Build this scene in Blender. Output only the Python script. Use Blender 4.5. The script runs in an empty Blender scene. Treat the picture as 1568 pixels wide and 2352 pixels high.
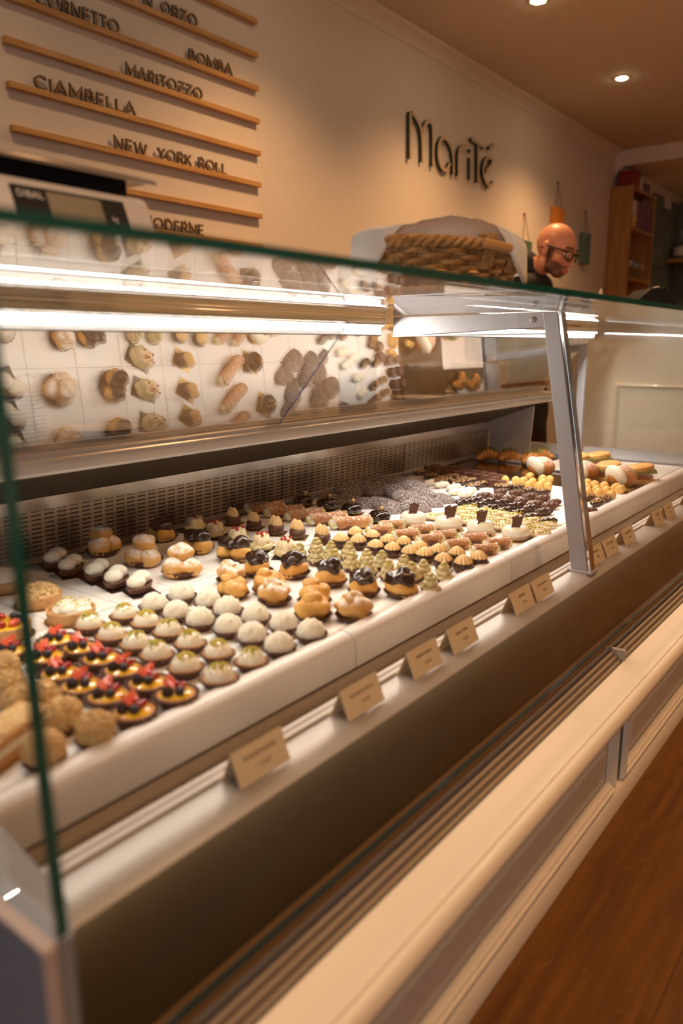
import bpy, math, random
from mathutils import Vector, Matrix, noise
C = bpy.context.scene.collection
PI = math.pi
rnd = random.Random(7)
H = 0.86                      # eye height; everything below is written relative to eye level and lifted by H
# ---------------------------------------------------------------- camera
YAW, PITCH, ROLL = math.radians(37.797), math.radians(12.23), math.radians(-0.30)
FPX = 1745.83
fw = Vector((math.cos(YAW)*math.cos(PITCH), math.sin(YAW)*math.cos(PITCH), -math.sin(PITCH)))
rt = fw.cross(Vector((0, 0, 1))).normalized(); up = rt.cross(fw)
c_, s_ = math.cos(ROLL), math.sin(ROLL)
rt, up = c_*rt + s_*up, -s_*rt + c_*up
cd = bpy.data.cameras.new('camera'); cam = bpy.data.objects.new('camera', cd); C.objects.link(cam)
cam.matrix_world = Matrix(((rt.x, up.x, -fw.x, 0), (rt.y, up.y, -fw.y, 0), (rt.z, up.z, -fw.z, H), (0, 0, 0, 1)))
cd.sensor_fit = 'HORIZONTAL'; cd.sensor_width = 24; cd.lens = FPX/1568*24
cd.clip_start = 0.02; cd.clip_end = 60
cd.dof.use_dof = True; cd.dof.focus_distance = 1.95; cd.dof.aperture_fstop = 2.5
bpy.context.scene.camera = cam
sc = bpy.context.scene
sc.view_settings.view_transform = 'Standard'; sc.view_settings.look = 'None'
sc.view_settings.gamma = 1; sc.view_settings.use_curve_mapping = False
sc.view_settings.exposure = 1.45
try:
    sc.cycles.max_bounces = 14; sc.cycles.transparent_max_bounces = 24; sc.cycles.glossy_bounces = 6
    sc.cycles.diffuse_bounces = 4; sc.cycles.use_denoising = True; sc.cycles.caustics_reflective = False
    sc.cycles.sample_clamp_indirect = 4
except Exception: pass
def unproj(px, py, z):        # where the ray through a photo point meets the level z
    d = FPX*fw + (px-784)*rt + (1176-py)*up
    return d*(z/d.z)
# ---------------------------------------------------------------- world
w = bpy.data.worlds.new('world'); sc.world = w; w.use_nodes = True
w.node_tree.nodes['Background'].inputs[0].default_value = (1, .62, .36, 1)
w.node_tree.nodes['Background'].inputs[1].default_value = 0.05
# ---------------------------------------------------------------- lights
LAMP = (1, .53, .23)
DOWNLIGHTS = [(4.087, 1.872), (5.526, 1.912), (2.65, 1.85), (1.2, 1.85),
              (0.2, -.25), (1.7, -.25), (3.2, -.25), (5.0, -.25), (7.0, -.1), (1.7, -2.0), (4.2, -2.0), (6.6, -2)]
ENERGY = [41, 41, 36, 9, 24, 24, 24, 24, 24, 34, 34, 34, 26, 20]
CEIL = 1.737
for k, (x, y) in enumerate(DOWNLIGHTS+[(8.75, 1.3), (8.75, -.4)]):  # last two, under the lowered ceiling, are added to brighten the bottle shelf area
    ld = bpy.data.lights.new('downlight_beam', 'SPOT'); ld.color = LAMP; ld.spot_size = math.radians(125); ld.spot_blend = .9
    ld.energy = ENERGY[k]; ld.shadow_soft_size = .11
    lo = bpy.data.objects.new('downlight_beam', ld); C.objects.link(lo); lo.location = (x, y, (CEIL if x < 7.4 else 1.605)+H-.03)
wl = bpy.data.lights.new('window_daylight', 'AREA'); wl.shape = 'RECTANGLE'; wl.size = 1.9; wl.size_y = 1.5; wl.energy = 2.5; wl.color = (.80, .88, 1)
wo = bpy.data.objects.new('window_daylight', wl); C.objects.link(wo); wo.location = (-2.33, -1.1, .45+H); wo.rotation_euler = (math.radians(90), 0, math.radians(-90))
# ---------------------------------------------------------------- materials
MATS = {}
def nt(name):
    m = bpy.data.materials.new(name); m.use_nodes = True; MATS[name] = m
    n = m.node_tree.nodes; return m, n, m.node_tree.links, n['Principled BSDF']
def mat(name, col, rough=.5, metal=0, noise_=None, bump=None, sss=0, coat=0, col2=None, stretch=None, spec=None, trans=0):
    """plain or mottled surface; noise_ = (scale, col2), bump = (scale, strength)"""
    m, n, L, b = nt(name)
    b.inputs['Base Color'].default_value = (*col, 1); b.inputs['Roughness'].default_value = rough
    b.inputs['Metallic'].default_value = metal
    if sss: b.inputs['Subsurface Weight'].default_value = sss; b.inputs['Subsurface Radius'].default_value = (.01, .006, .003); b.inputs['Subsurface Scale'].default_value = .6
    if coat: b.inputs['Coat Weight'].default_value = coat; b.inputs['Coat Roughness'].default_value = .06
    if spec is not None: b.inputs['Specular IOR Level'].default_value = spec
    if trans: b.inputs['Transmission Weight'].default_value = trans
    tc = n.new('ShaderNodeTexCoord'); vec = tc.outputs['Object']
    if stretch:
        mp = n.new('ShaderNodeMapping'); mp.inputs['Scale'].default_value = stretch; L.new(vec, mp.inputs[0]); vec = mp.outputs[0]
    if noise_:
        t = n.new('ShaderNodeTexNoise'); t.inputs['Scale'].default_value = noise_[0]; t.inputs['Detail'].default_value = 5
        L.new(vec, t.inputs['Vector']); r = n.new('ShaderNodeValToRGB')
        lo_, hi_ = (noise_[2], noise_[3]) if len(noise_) > 2 else (.35, .65)
        r.color_ramp.elements[0].position = lo_; r.color_ramp.elements[1].position = hi_
        r.color_ramp.elements[0].color = (*col, 1); r.color_ramp.elements[1].color = (*noise_[1], 1)
        L.new(t.outputs[0], r.inputs[0]); L.new(r.outputs[0], b.inputs['Base Color'])
    if bump:
        t = n.new('ShaderNodeTexNoise'); t.inputs['Scale'].default_value = bump[0]; t.inputs['Detail'].default_value = 6
        L.new(vec, t.inputs['Vector']); q = n.new('ShaderNodeBump'); q.inputs['Strength'].default_value = bump[1]; q.inputs['Distance'].default_value = .004
        L.new(t.outputs[0], q.inputs['Height']); L.new(q.outputs[0], b.inputs['Normal'])
    return m
def sugar(name, base, base2, dust=(.93, .88, .82), scale=60, up_lo=.2, up_hi=.75, amount=.5, rough=.6, gate=140):
    """baked surface with icing sugar lying on its upper side in patches (object space)"""
    m, n, L, b = nt(name); b.inputs['Roughness'].default_value = rough
    tc = n.new('ShaderNodeTexCoord')
    t = n.new('ShaderNodeTexNoise'); t.inputs['Scale'].default_value = scale*.5; t.inputs['Detail'].default_value = 4; L.new(tc.outputs['Object'], t.inputs['Vector'])
    r = n.new('ShaderNodeValToRGB'); r.color_ramp.elements[0].position = .35; r.color_ramp.elements[1].position = .65
    r.color_ramp.elements[0].color = (*base, 1); r.color_ramp.elements[1].color = (*base2, 1); L.new(t.outputs[0], r.inputs[0])
    g = n.new('ShaderNodeNewGeometry'); sp = n.new('ShaderNodeSeparateXYZ'); L.new(g.outputs['Normal'], sp.inputs[0])
    mr = n.new('ShaderNodeMapRange'); mr.inputs[1].default_value = up_lo; mr.inputs[2].default_value = up_hi; L.new(sp.outputs['Z'], mr.inputs[0])
    t2 = n.new('ShaderNodeTexNoise'); t2.inputs['Scale'].default_value = gate; t2.inputs['Detail'].default_value = 8; t2.inputs['Roughness'].default_value = .7; L.new(tc.outputs['Object'], t2.inputs['Vector'])
    mr2 = n.new('ShaderNodeMapRange'); mr2.inputs[1].default_value = .62-amount*.3; mr2.inputs[2].default_value = .68-amount*.2; L.new(t2.outputs[0], mr2.inputs[0])
    mu = n.new('ShaderNodeMath'); mu.operation = 'MULTIPLY'; L.new(mr.outputs[0], mu.inputs[0]); L.new(mr2.outputs[0], mu.inputs[1])
    mx = n.new('ShaderNodeMix'); mx.data_type = 'RGBA'; L.new(mu.outputs[0], mx.inputs[0]); L.new(r.outputs[0], mx.inputs[6]); mx.inputs[7].default_value = (*dust, 1)
    L.new(mx.outputs[2], b.inputs['Base Color'])
    q = n.new('ShaderNodeBump'); q.inputs['Strength'].default_value = .35; q.inputs['Distance'].default_value = .003; L.new(t2.outputs[0], q.inputs['Height']); L.new(q.outputs[0], b.inputs['Normal'])
    return m
def glass(name, tint, refl0=.04, extra=0.0):
    m = bpy.data.materials.new(name); m.use_nodes = True; MATS[name] = m
    n = m.node_tree.nodes; L = m.node_tree.links; n.clear()
    o = n.new('ShaderNodeOutputMaterial'); mx = n.new('ShaderNodeMixShader'); tr = n.new('ShaderNodeBsdfTransparent'); gl = n.new('ShaderNodeBsdfGlossy')
    tr.inputs[0].default_value = (*tint, 1); gl.inputs['Roughness'].default_value = 0.0; gl.inputs[0].default_value = (.97, .97, .97, 1)
    g = n.new('ShaderNodeNewGeometry'); d = n.new('ShaderNodeVectorMath'); d.operation = 'DOT_PRODUCT'
    L.new(g.outputs['Incoming'], d.inputs[0]); L.new(g.outputs['Normal'], d.inputs[1])
    def mth(op, a, bb):
        q = n.new('ShaderNodeMath'); q.operation = op
        if hasattr(a, 'links'): L.new(a, q.inputs[0])
        else: q.inputs[0].default_value = a
        if bb is not None:
            if hasattr(bb, 'links'): L.new(bb, q.inputs[1])
            else: q.inputs[1].default_value = bb
        return q.outputs[0]
    a = mth('ABSOLUTE', d.outputs['Value'], None); a = mth('SUBTRACT', 1.0, a); a = mth('POWER', a, 5.0)
    a = mth('MULTIPLY', a, 1-refl0-extra); a = mth('ADD', a, refl0+extra)
    L.new(a, mx.inputs[0]); L.new(tr.outputs[0], mx.inputs[1]); L.new(gl.outputs[0], mx.inputs[2]); L.new(mx.outputs[0], o.inputs[0])
    return m
def emis(name, col, st):
    m = bpy.data.materials.new(name); m.use_nodes = True; MATS[name] = m; n = m.node_tree.nodes; n.clear()
    o = n.new('ShaderNodeOutputMaterial'); e = n.new('ShaderNodeEmission'); e.inputs[0].default_value = (*col, 1); e.inputs[1].default_value = st
    m.node_tree.links.new(e.outputs[0], o.inputs[0]); return m
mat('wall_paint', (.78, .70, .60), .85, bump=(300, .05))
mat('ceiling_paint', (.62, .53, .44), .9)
mat('trim_paint', (.80, .72, .63), .6)
mat('cream_lacquer', (.80, .70, .54), .32, coat=.15)
mat('oak', (.42, .20, .055), .45, noise_=(30, (.56, .30, .10)), stretch=(.12, 1, 1), bump=(40, .12))
mat('oak_y', (.40, .19, .05), .45, noise_=(30, (.54, .28, .09)), stretch=(1, 1, .1))
mat('oak_rail', (.50, .26, .075), .5, noise_=(45, (.66, .38, .14)), stretch=(.1, 1, 1))
mat('letter_bronze', (.20, .115, .05), .45, noise_=(90, (.27, .16, .075)))
mat('letter_side', (.03, .05, .045), .5)
mat('logo_face', (.62, .46, .28), .45)
mat('logo_side', (.012, .035, .028), .4)
mat('steel', (.62, .58, .55), .25, 1, noise_=(6, (.52, .46, .42)))
mat('steel_dark', (.34, .30, .27), .12, 1)
mat('aluminium', (.78, .76, .76), .32, 1, noise_=(400, (.72, .70, .70)), stretch=(.02, 1, 1))
mat('rail_white', (.62, .58, .55), .6, .0)
mat('aluminium_post', (.44, .43, .45), .5, .3)
mat('profile_grey', (.66, .62, .60), .35, .25)
mat('plate_grey', (.10, .095, .095), .6, 0)
mat('chrome', (.9, .9, .92), .08, 1)
mat('screw_steel', (.5, .48, .46), .3, 1)
mat('bumper_white', (.78, .745, .72), .38, coat=.1)
mat('board_white', (.88, .86, .84), .4)
mat('deck_white', (.82, .80, .78), .4)
mat('panel_grey', (.115, .105, .075), .45, .1, noise_=(3, (.14, .13, .095)))
mat('lip_grey', (.46, .43, .40), .4, .2)
mat('gutter', (.40, .34, .28), .28, .7, noise_=(60, (.52, .46, .38)), stretch=(.02, 1, 1))
mat('dark_slot', (.03, .02, .015), .6)
mat('vent_plastic', (.36, .28, .20), .45)
mat('brown_strip', (.30, .15, .05), .5)
mat('endcap', (.30, .30, .31), .5, .1)
mat('endcap_skin', (.52, .42, .38), .5)
mat('glass_edge', (.0, .10, .075), .12, coat=1)
mat('glass_edge_light', (.01, .022, .018), .8, spec=.1)
glass('case_glass', (.985, .99, .985), .03); glass('door_glass', (.93, .91, .87), .04, .25); emis('window_sky', (.75, .86, 1), .6); glass('clear_glass', (.96, .97, .97), .06, .03)
emis('led', (1, .92, .84), 116); emis('lamp', (1, .78, .5), 60)
mat('acrylic', (.72, .62, .42), .15, coat=.6)
mat('tag_card', (.88, .72, .46), .6)
mat('ink', (.14, .09, .06), .6)
mat('black_plastic', (.010, .010, .012), .5, spec=.2)
mat('white_plastic', (.80, .76, .72), .35)
mat('lcd', (.10, .085, .04), .35)
emis('lcd_blue', (.35, .45, .95), .5)
mat('porcelain', (.86, .82, .78), .12, coat=.5)
mat('paper_brown', (.085, .035, .02), .65)
mat('paper_cream', (.86, .70, .44), .7)
mat('black_card', (.015, .013, .012), .3)
mat('gold_card', (.55, .36, .14), .25, .8)
mat('cocoa_shell', (.10, .04, .022), .6, noise_=(200, (.17, .08, .045)), bump=(300, .5))
mat('coconut', (.95, .90, .78), .75, noise_=(250, (.92, .84, .68)), bump=(420, .7), sss=.35)
mat('cream_white', (.92, .85, .70), .4, sss=.35)
mat('cream_ivory', (.92, .86, .70), .16, coat=.6, sss=.3)
mat('mousse_pink', (.72, .50, .36), .4)
mat('custard', (.93, .58, .03), .12, coat=.8)
mat('crust', (.40, .17, .055), .6, noise_=(120, (.58, .28, .10)), bump=(250, .5))
mat('crust_pale', (.58, .30, .11), .6, noise_=(120, (.70, .40, .16)), bump=(250, .4))
mat('pistachio', (.52, .42, .03), .7, noise_=(300, (.62, .50, .10)))
mat('pistachio_green', (.25, .28, .03), .7)
mat('pistachio_cream', (.56, .46, .23), .45, noise_=(60, (.64, .54, .30)))
mat('pistachio_biscuit', (.66, .52, .32), .6, noise_=(60, (.76, .63, .42)))
mat('hazel_cream', (.82, .55, .25), .45)
mat('hazel_pale', (.80, .66, .42), .45)
mat('nut', (.70, .42, .16), .55)
mat('nut_crumb', (.74, .46, .17), .8, noise_=(180, (.90, .66, .34)), bump=(260, 1.0))
mat('chocolate', (.028, .012, .008), .22, coat=.4, bump=(60, .2))
mat('chocolate_matte', (.075, .028, .014), .5, noise_=(150, (.12, .05, .028)), bump=(200, .6))
mat('chocolate_mid', (.10, .038, .02), .5, bump=(120, .2))
mat('chocolate_glaze', (.012, .005, .004), .04, coat=1)
mat('blackberry', (.012, .008, .014), .3); mat('blueberry', (.02, .022, .04), .45)
mat('currant', (.40, .008, .008), .1, coat=.7)
mat('strawberry', (.72, .06, .025), .3, noise_=(90, (.80, .20, .10)), coat=.3)
mat('biscuit', (.74, .42, .10), .55, noise_=(80, (.84, .54, .18)))
mat('bread_toast', (.58, .28, .07), .6, noise_=(50, (.78, .46, .15)), bump=(150, .4))
mat('bread_crumb', (.80, .62, .38), .8)
mat('ham', (.34, .12, .08), .5, noise_=(60, (.55, .26, .18)))
mat('lettuce', (.12, .19, .03), .5); mat('cheese', (.85, .74, .52), .5)
mat('croissant', (.50, .17, .02), .35, noise_=(40, (.74, .34, .06)), coat=.3, stretch=(3, 1, 1))
mat('wicker', (.36, .18, .05), .5, noise_=(50, (.56, .32, .11)))
mat('liner_paper', (.92, .86, .78), .7, sss=.5)
mat('skin', (.62, .27, .16), .42, sss=.1, noise_=(25, (.68, .31, .19)))
mat('beard', (.10, .05, .035), .7, noise_=(200, (.24, .11, .07)))
mat('brow_hair', (.03, .018, .012), .7); mat('lips', (.50, .13, .10), .4)
mat('eye_white', (.7, .62, .58), .2); mat('shirt_black', (.010, .009, .010), .8, bump=(120, .3))
mat('trousers', (.02, .02, .024), .85)
mat('tile_green', (.10, .17, .11), .3, coat=.3); mat('tile_orange', (.62, .21, .02), .35, coat=.2)
mat('string', (.20, .10, .05), .8)
mat('green_wall', (.16, .17, .13), .4, noise_=(8, (.19, .20, .155)))
mat('red_tin', (.32, .02, .015), .4); mat('blue_tin', (.03, .04, .14), .4, noise_=(60, (.45, .10, .06), .45, .6))
mat('pack_mix', (.03, .035, .12), .4, noise_=(45, (.60, .12, .06), .48, .56)); mat('pack_yellow', (.75, .45, .06), .5); mat('pack_white', (.75, .68, .58), .5)
mat('dark_glass', (.02, .012, .01), .08, coat=1); mat('violet_edge', (.10, .08, .30), .2)
sugar('choux_sugar', (.62, .30, .07), (.80, .46, .15), up_lo=.25, up_hi=.8, amount=.75)
sugar('choux_plain', (.64, .31, .06), (.84, .48, .13), up_lo=.55, up_hi=1.1, amount=.35)
sugar('cannolo_shell', (.34, .13, .04), (.52, .24, .08), up_lo=.2, up_hi=.8, amount=.35, gate=220)
sugar('crinkle', (.045, .020, .014), (.085, .042, .030), up_lo=-.1, up_hi=.95, amount=.34, gate=420, dust=(.86, .82, .80))
sugar('bun', (.42, .13, .025), (.62, .26, .06), up_lo=.1, up_hi=.9, amount=.55, rough=.4, gate=260)
def wood_floor():
    m, n, L, b = nt('oak_floor'); tc = n.new('ShaderNodeTexCoord'); b.inputs['Roughness'].default_value = .55; b.inputs['Specular IOR Level'].default_value = .3
    mp = n.new('ShaderNodeMapping'); mp.inputs['Scale'].default_value = (.08, 1, 1); L.new(tc.outputs['Object'], mp.inputs[0])
    t = n.new('ShaderNodeTexNoise'); t.inputs['Scale'].default_value = 60; t.inputs['Detail'].default_value = 6; L.new(mp.outputs[0], t.inputs['Vector'])
    r = n.new('ShaderNodeValToRGB'); r.color_ramp.elements[0].color = (.105, .036, .002, 1); r.color_ramp.elements[1].color = (.19, .072, .006, 1)
    r.color_ramp.elements[0].position = .3; r.color_ramp.elements[1].position = .7; L.new(t.outputs[0], r.inputs[0])
    br = n.new('ShaderNodeTexBrick'); br.inputs['Scale'].default_value = 1; br.inputs['Brick Width'].default_value = 1.7; br.inputs['Row Height'].default_value = .19
    br.inputs['Mortar Size'].default_value = .0012; br.inputs['Color1'].default_value = (.85, .85, .85, 1); br.inputs['Color2'].default_value = (1.1, 1.1, 1.1, 1); br.inputs['Mortar'].default_value = (.3, .3, .3, 1)
    L.new(tc.outputs['Object'], br.inputs['Vector'])
    mx = n.new('ShaderNodeMix'); mx.data_type = 'RGBA'; mx.blend_type = 'MULTIPLY'; mx.inputs[0].default_value = 1; L.new(r.outputs[0], mx.inputs[6]); L.new(br.outputs[0], mx.inputs[7])
    # pale medullary flecks and dark knots
    mp2 = n.new('ShaderNodeMapping'); mp2.inputs['Scale'].default_value = (1, 1.8, 1); mp2.inputs['Rotation'].default_value = (0, 0, .5); L.new(tc.outputs['Object'], mp2.inputs[0])
    v = n.new('ShaderNodeTexNoise'); v.inputs['Scale'].default_value = 26; v.inputs['Detail'].default_value = 2; v.inputs['Distortion'].default_value = 1.2; L.new(mp2.outputs[0], v.inputs['Vector'])
    mr = n.new('ShaderNodeMapRange'); mr.inputs[1].default_value = .66; mr.inputs[2].default_value = .74; mr.inputs[4].default_value = .35; L.new(v.outputs[0], mr.inputs[0])
    m2 = n.new('ShaderNodeMix'); m2.data_type = 'RGBA'; L.new(mr.outputs[0], m2.inputs[0]); L.new(mx.outputs[2], m2.inputs[6]); m2.inputs[7].default_value = (.30, .14, .015, 1)
    k = n.new('ShaderNodeTexVoronoi'); k.inputs['Scale'].default_value = 4; L.new(mp2.outputs[0], k.inputs['Vector'])
    mk = n.new('ShaderNodeMapRange'); mk.inputs[1].default_value = .04; mk.inputs[2].default_value = .14; mk.inputs[3].default_value = .6; mk.inputs[4].default_value = 0; L.new(k.outputs[0], mk.inputs[0])
    m3 = n.new('ShaderNodeMix'); m3.data_type = 'RGBA'; L.new(mk.outputs[0], m3.inputs[0]); L.new(m2.outputs[2], m3.inputs[6]); m3.inputs[7].default_value = (.10, .03, .008, 1)
    L.new(m3.outputs[2], b.inputs['Base Color'])
wood_floor()
def green_tiles():
    m, n, L, b = nt('green_tiles'); b.inputs['Roughness'].default_value = .25; tc = n.new('ShaderNodeTexCoord')
    mp = n.new('ShaderNodeMapping'); mp.inputs['Rotation'].default_value = (PI/2, 0, 0); L.new(tc.outputs['Object'], mp.inputs[0])
    br = n.new('ShaderNodeTexBrick'); br.inputs['Scale'].default_value = 1; br.inputs['Brick Width'].default_value = .07; br.inputs['Row Height'].default_value = .28; br.offset = 0
    br.inputs['Mortar Size'].default_value = .003; br.inputs['Color1'].default_value = (.16, .17, .12, 1); br.inputs['Color2'].default_value = (.20, .205, .15, 1); br.inputs['Mortar'].default_value = (.08, .08, .06, 1)
    L.new(mp.outputs[0], br.inputs['Vector']); L.new(br.outputs[0], b.inputs['Base Color'])
green_tiles()
def perforated(name, metal_col, hole_col, sx, sy, fx, fy, rough=.3, off=False, plane='XZ'):
    """plate with rows of slots punched through it: colour of the metal and of the dark slot"""
    m, n, L, b = nt(name); tc = n.new('ShaderNodeTexCoord'); s = n.new('ShaderNodeSeparateXYZ'); L.new(tc.outputs['Object'], s.inputs[0])
    def M(op, a, bb=None):
        q = n.new('ShaderNodeMath'); q.operation = op
        for i, v in enumerate((a, bb)):
            if v is None: continue
            if hasattr(v, 'links'): L.new(v, q.inputs[i])
            else: q.inputs[i].default_value = v
        return q.outputs[0]
    U = s.outputs['X']; V = s.outputs['Z'] if plane == 'XZ' else s.outputs['Y']
    v = M('MULTIPLY', V, 1/sy); u = M('MULTIPLY', U, 1/sx)
    if off: u = M('ADD', u, M('MULTIPLY', M('FLOOR', v), .5))
    a = M('LESS_THAN', M('ABSOLUTE', M('SUBTRACT', M('FRACT', u), .5)), fx/2); c2 = M('LESS_THAN', M('ABSOLUTE', M('SUBTRACT', M('FRACT', v), .5)), fy/2)
    h = M('MULTIPLY', a, c2)
    mx = n.new('ShaderNodeMix'); mx.data_type = 'RGBA'; L.new(h, mx.inputs[0]); mx.inputs[6].default_value = (*metal_col, 1); mx.inputs[7].default_value = (*hole_col, 1)
    L.new(mx.outputs[2], b.inputs['Base Color']); b.inputs['Roughness'].default_value = rough
    L.new(M('SUBTRACT', .85, M('MULTIPLY', h, .85)), b.inputs['Metallic'])
perforated('grille_plate', (.50, .40, .31), (.03, .02, .012), .030, .0095, .76, .42, .34)
perforated('dark_mesh', (.10, .085, .055), (.02, .016, .010), .005, .006, .6, .6, .5, True, 'XY')
# ---------------------------------------------------------------- mesh builder
class MB:
    def __init__(s): s.v = []; s.f = []
    def add(s, vs, fs):
        o = len(s.v); s.v += [tuple(v) for v in vs]; s.f += [tuple(i+o for i in f) for f in fs]; return s
    def box(s, x0, x1, y0, y1, z0, z1, T=None):
        vs = [Vector((x, y, z)) for x in (x0, x1) for y in (y0, y1) for z in (z0, z1)]
        if T: vs = [T @ v for v in vs]
        return s.add(vs, [(0, 1, 3, 2), (4, 6, 7, 5), (0, 4, 5, 1), (2, 3, 7, 6), (0, 2, 6, 4), (1, 5, 7, 3)])
    def prism(s, prof, x0, x1, close=True):          # profile of (y,z) swept along x
        n = len(prof); vs = [(x0, a, b) for a, b in prof]+[(x1, a, b) for a, b in prof]
        fs = [(i, (i+1) % n, n+(i+1) % n, n+i) for i in range(n if close else n-1)]
        if close: fs += [tuple(range(n))[::-1], tuple(range(n, 2*n))]
        return s.add(vs, fs)
    def lathe(s, prof, n=24, flute=None, sx=1, sy=1, T=None, cap=True, amp=None):   # prof (r,z); flute (count, amount)
        vs = []
        for k, (r, z) in enumerate(prof):
            for i in range(n):
                a = 2*PI*i/n; m = 1
                if flute: m = 1+flute[1]*(amp[k] if amp else 1)*math.cos(flute[0]*a)
                v = Vector((r*m*math.cos(a)*sx, r*m*math.sin(a)*sy, z)); vs.append(T @ v if T else v)
        fs = [(k*n+i, k*n+(i+1) % n, (k+1)*n+(i+1) % n, (k+1)*n+i) for k in range(len(prof)-1) for i in range(n)]
        if cap: fs += [tuple(range(n))[::-1], tuple((len(prof)-1)*n+i for i in range(n))]
        return s.add(vs, fs)
    def tube(s, pts, r, n=8, closed=False, cap=True):
        pts = [Vector(p) for p in pts]; N = len(pts); vs = []
        rr = r if isinstance(r, (list, tuple)) else [r]*N; ref = None
        for i, p in enumerate(pts):
            t = (pts[(i+1) % N]-pts[i-1]) if closed else (pts[min(i+1, N-1)]-pts[max(i-1, 0)])
            t.normalize()
            if ref is None: ref = Vector((0, 0, 1)) if abs(t.z) < .9 else Vector((1, 0, 0))
            b = t.cross(ref)
            if b.length < 1e-4: b = t.cross(Vector((1, .3, 0)))
            b.normalize(); ref = b.cross(t)
            for k in range(n):
                a = 2*PI*k/n; vs.append(p+(b*math.cos(a)+ref*math.sin(a))*rr[i])
        m = N if closed else N-1
        fs = [(i*n+k, i*n+(k+1) % n, ((i+1) % N)*n+(k+1) % n, ((i+1) % N)*n+k) for i in range(m) for k in range(n)]
        if not closed and cap: fs += [tuple(range(n))[::-1], tuple((N-1)*n+k for k in range(n))]
        return s.add(vs, fs)
    def ball(s, c, r, nu=16, nv=10, nz=0, nsc=40, seed=0, T=None, zmin=None):     # ellipsoid, optionally lumpy
        c = Vector(c); r = r if isinstance(r, (tuple, list)) else (r, r, r); vs = []
        for j in range(nv+1):
            ph = -PI/2+PI*j/nv
            for i in range(nu):
                th = 2*PI*i/nu; d = Vector((math.cos(ph)*math.cos(th), math.cos(ph)*math.sin(th), math.sin(ph)))
                m = 1+nz*noise.noise(Vector((d.x*r[0], d.y*r[1], d.z*r[2]))*nsc+Vector((seed*7.3, seed*3.1, seed))) if nz else 1
                v = Vector((d.x*r[0]*m, d.y*r[1]*m, d.z*r[2]*m))
                if T: v = T @ v
                v += c
                if zmin is not None: v.z = max(v.z, zmin)
                vs.append(v)
        return s.add(vs, [(j*nu+i, j*nu+(i+1) % nu, (j+1)*nu+(i+1) % nu, (j+1)*nu+i) for j in range(nv) for i in range(nu)])
    def bits(s, pts, size, rn):                       # small chopped crumbs
        for p in pts:
            a = size*rn.uniform(.6, 1.3); T = Matrix.Translation(p) @ Matrix.Rotation(rn.uniform(0, 6), 4, Vector((rn.random(), rn.random(), rn.random()+.1)).normalized())
            s.box(-a, a, -a*.7, a*.7, -a*.6, a*.6, T)
        return s
    def mesh(s, name, smooth=True):
        m = bpy.data.meshes.new(name); m.from_pydata([tuple(v) for v in s.v], [], s.f); m.validate(); m.update()
        if smooth:
            m.shade_smooth()
            try: m.set_sharp_from_angle(angle=math.radians(42))
            except Exception: pass
        return m
def obj(name, mb, matname, parent=None, smooth=True, label=None, stuff=False, bevel=0, seg=2, loc=None):
    me = mb.mesh(name, smooth) if isinstance(mb, MB) else mb
    if matname and not me.materials: me.materials.append(MATS[matname])
    o = bpy.data.objects.new(name, me); C.objects.link(o)
    if parent is not None: o.parent = parent
    else: o.location.z = H
    if loc: o.location = Vector(loc)+(Vector((0, 0, H)) if parent is None else Vector())
    if label: o['label'] = label
    if stuff: o['kind'] = 'stuff'
    if bevel:
        b = o.modifiers.new('bevel', 'BEVEL'); b.width = bevel; b.segments = seg; b.limit_method = 'ANGLE'; b.angle_limit = .6
    return o
def tag(o, label, cat, group=None):
    o['label'] = label; o['category'] = cat
    if group: o['group'] = group
    return o
def thing(name, label, cat, loc=(0, 0, 0), rz=0, group=None):
    o = bpy.data.objects.new(name, None); C.objects.link(o); o.empty_display_size = .03
    o.location = Vector(loc)+Vector((0, 0, H)); o.rotation_euler = (0, 0, rz); return tag(o, label, cat, group)
def struct(name, mb, matname, **k):
    o = obj(name, mb, matname, **k); o['kind'] = 'structure'; return o
FL = -.86
# ---------------------------------------------------------------- setting
struct('floor', MB().box(-2.5, 12, -3.6, 4.2, FL-.05, FL), 'oak_floor', smooth=False)
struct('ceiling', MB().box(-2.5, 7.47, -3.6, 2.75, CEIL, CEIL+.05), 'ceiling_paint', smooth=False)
struct('wall_back', MB().box(-2.5, 8.62, 2.6, 2.72, FL, CEIL), 'wall_paint', smooth=False)
struct('wall_tiled', MB().box(8.62, 9.75, 2.58, 2.72, FL, CEIL), 'green_tiles', smooth=False)
struct('wall_right', MB().box(9.64, 9.78, -3.6, 2.58, FL, CEIL), 'green_wall', smooth=False)
struct('wall_left', MB().box(-2.5, -2.4, -3.6, 2.6, FL, CEIL), 'wall_paint', smooth=False)
struct('wall_front', MB().box(-2.5, 12, -3.7, -3.6, FL, CEIL), 'wall_paint', smooth=False)
struct('ceiling_lowered', MB().box(7.47, 9.9, -3.6, 2.6, 1.605, CEIL+.05), 'wall_paint', smooth=False)
# cove moulding where the long wall meets the ceiling
cp = [(2.6, CEIL-.075), (2.592, CEIL-.073), (2.588, CEIL-.055), (2.575, CEIL-.035), (2.555, CEIL-.02), (2.535, CEIL-.014), (2.53, CEIL), (2.6, CEIL)]
struct('trim_1', MB().prism(cp, -2.4, 7.47), 'trim_paint')
struct('trim_2', MB().prism([(a, b-CEIL+1.605) for a, b in cp], 7.49, 9.6), 'trim_paint')
wb = MB()
for a in ((-2.1, -2.04, -.35, 1.25), (-.16, -.10, -.35, 1.25), (-1.13, -1.07, -.35, 1.25)): wb.box(-2.4, -2.345, a[0], a[1], a[2], a[3])
for a in ((-.41, -.35), (1.25, 1.31)): wb.box(-2.4, -2.345, -2.1, -.10, a[0], a[1])
struct('window_1', wb, 'trim_paint', smooth=False)
struct('window_2', MB().box(-2.398, -2.392, -2.04, -.16, -.35, 1.25), 'window_sky', smooth=False)
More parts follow.
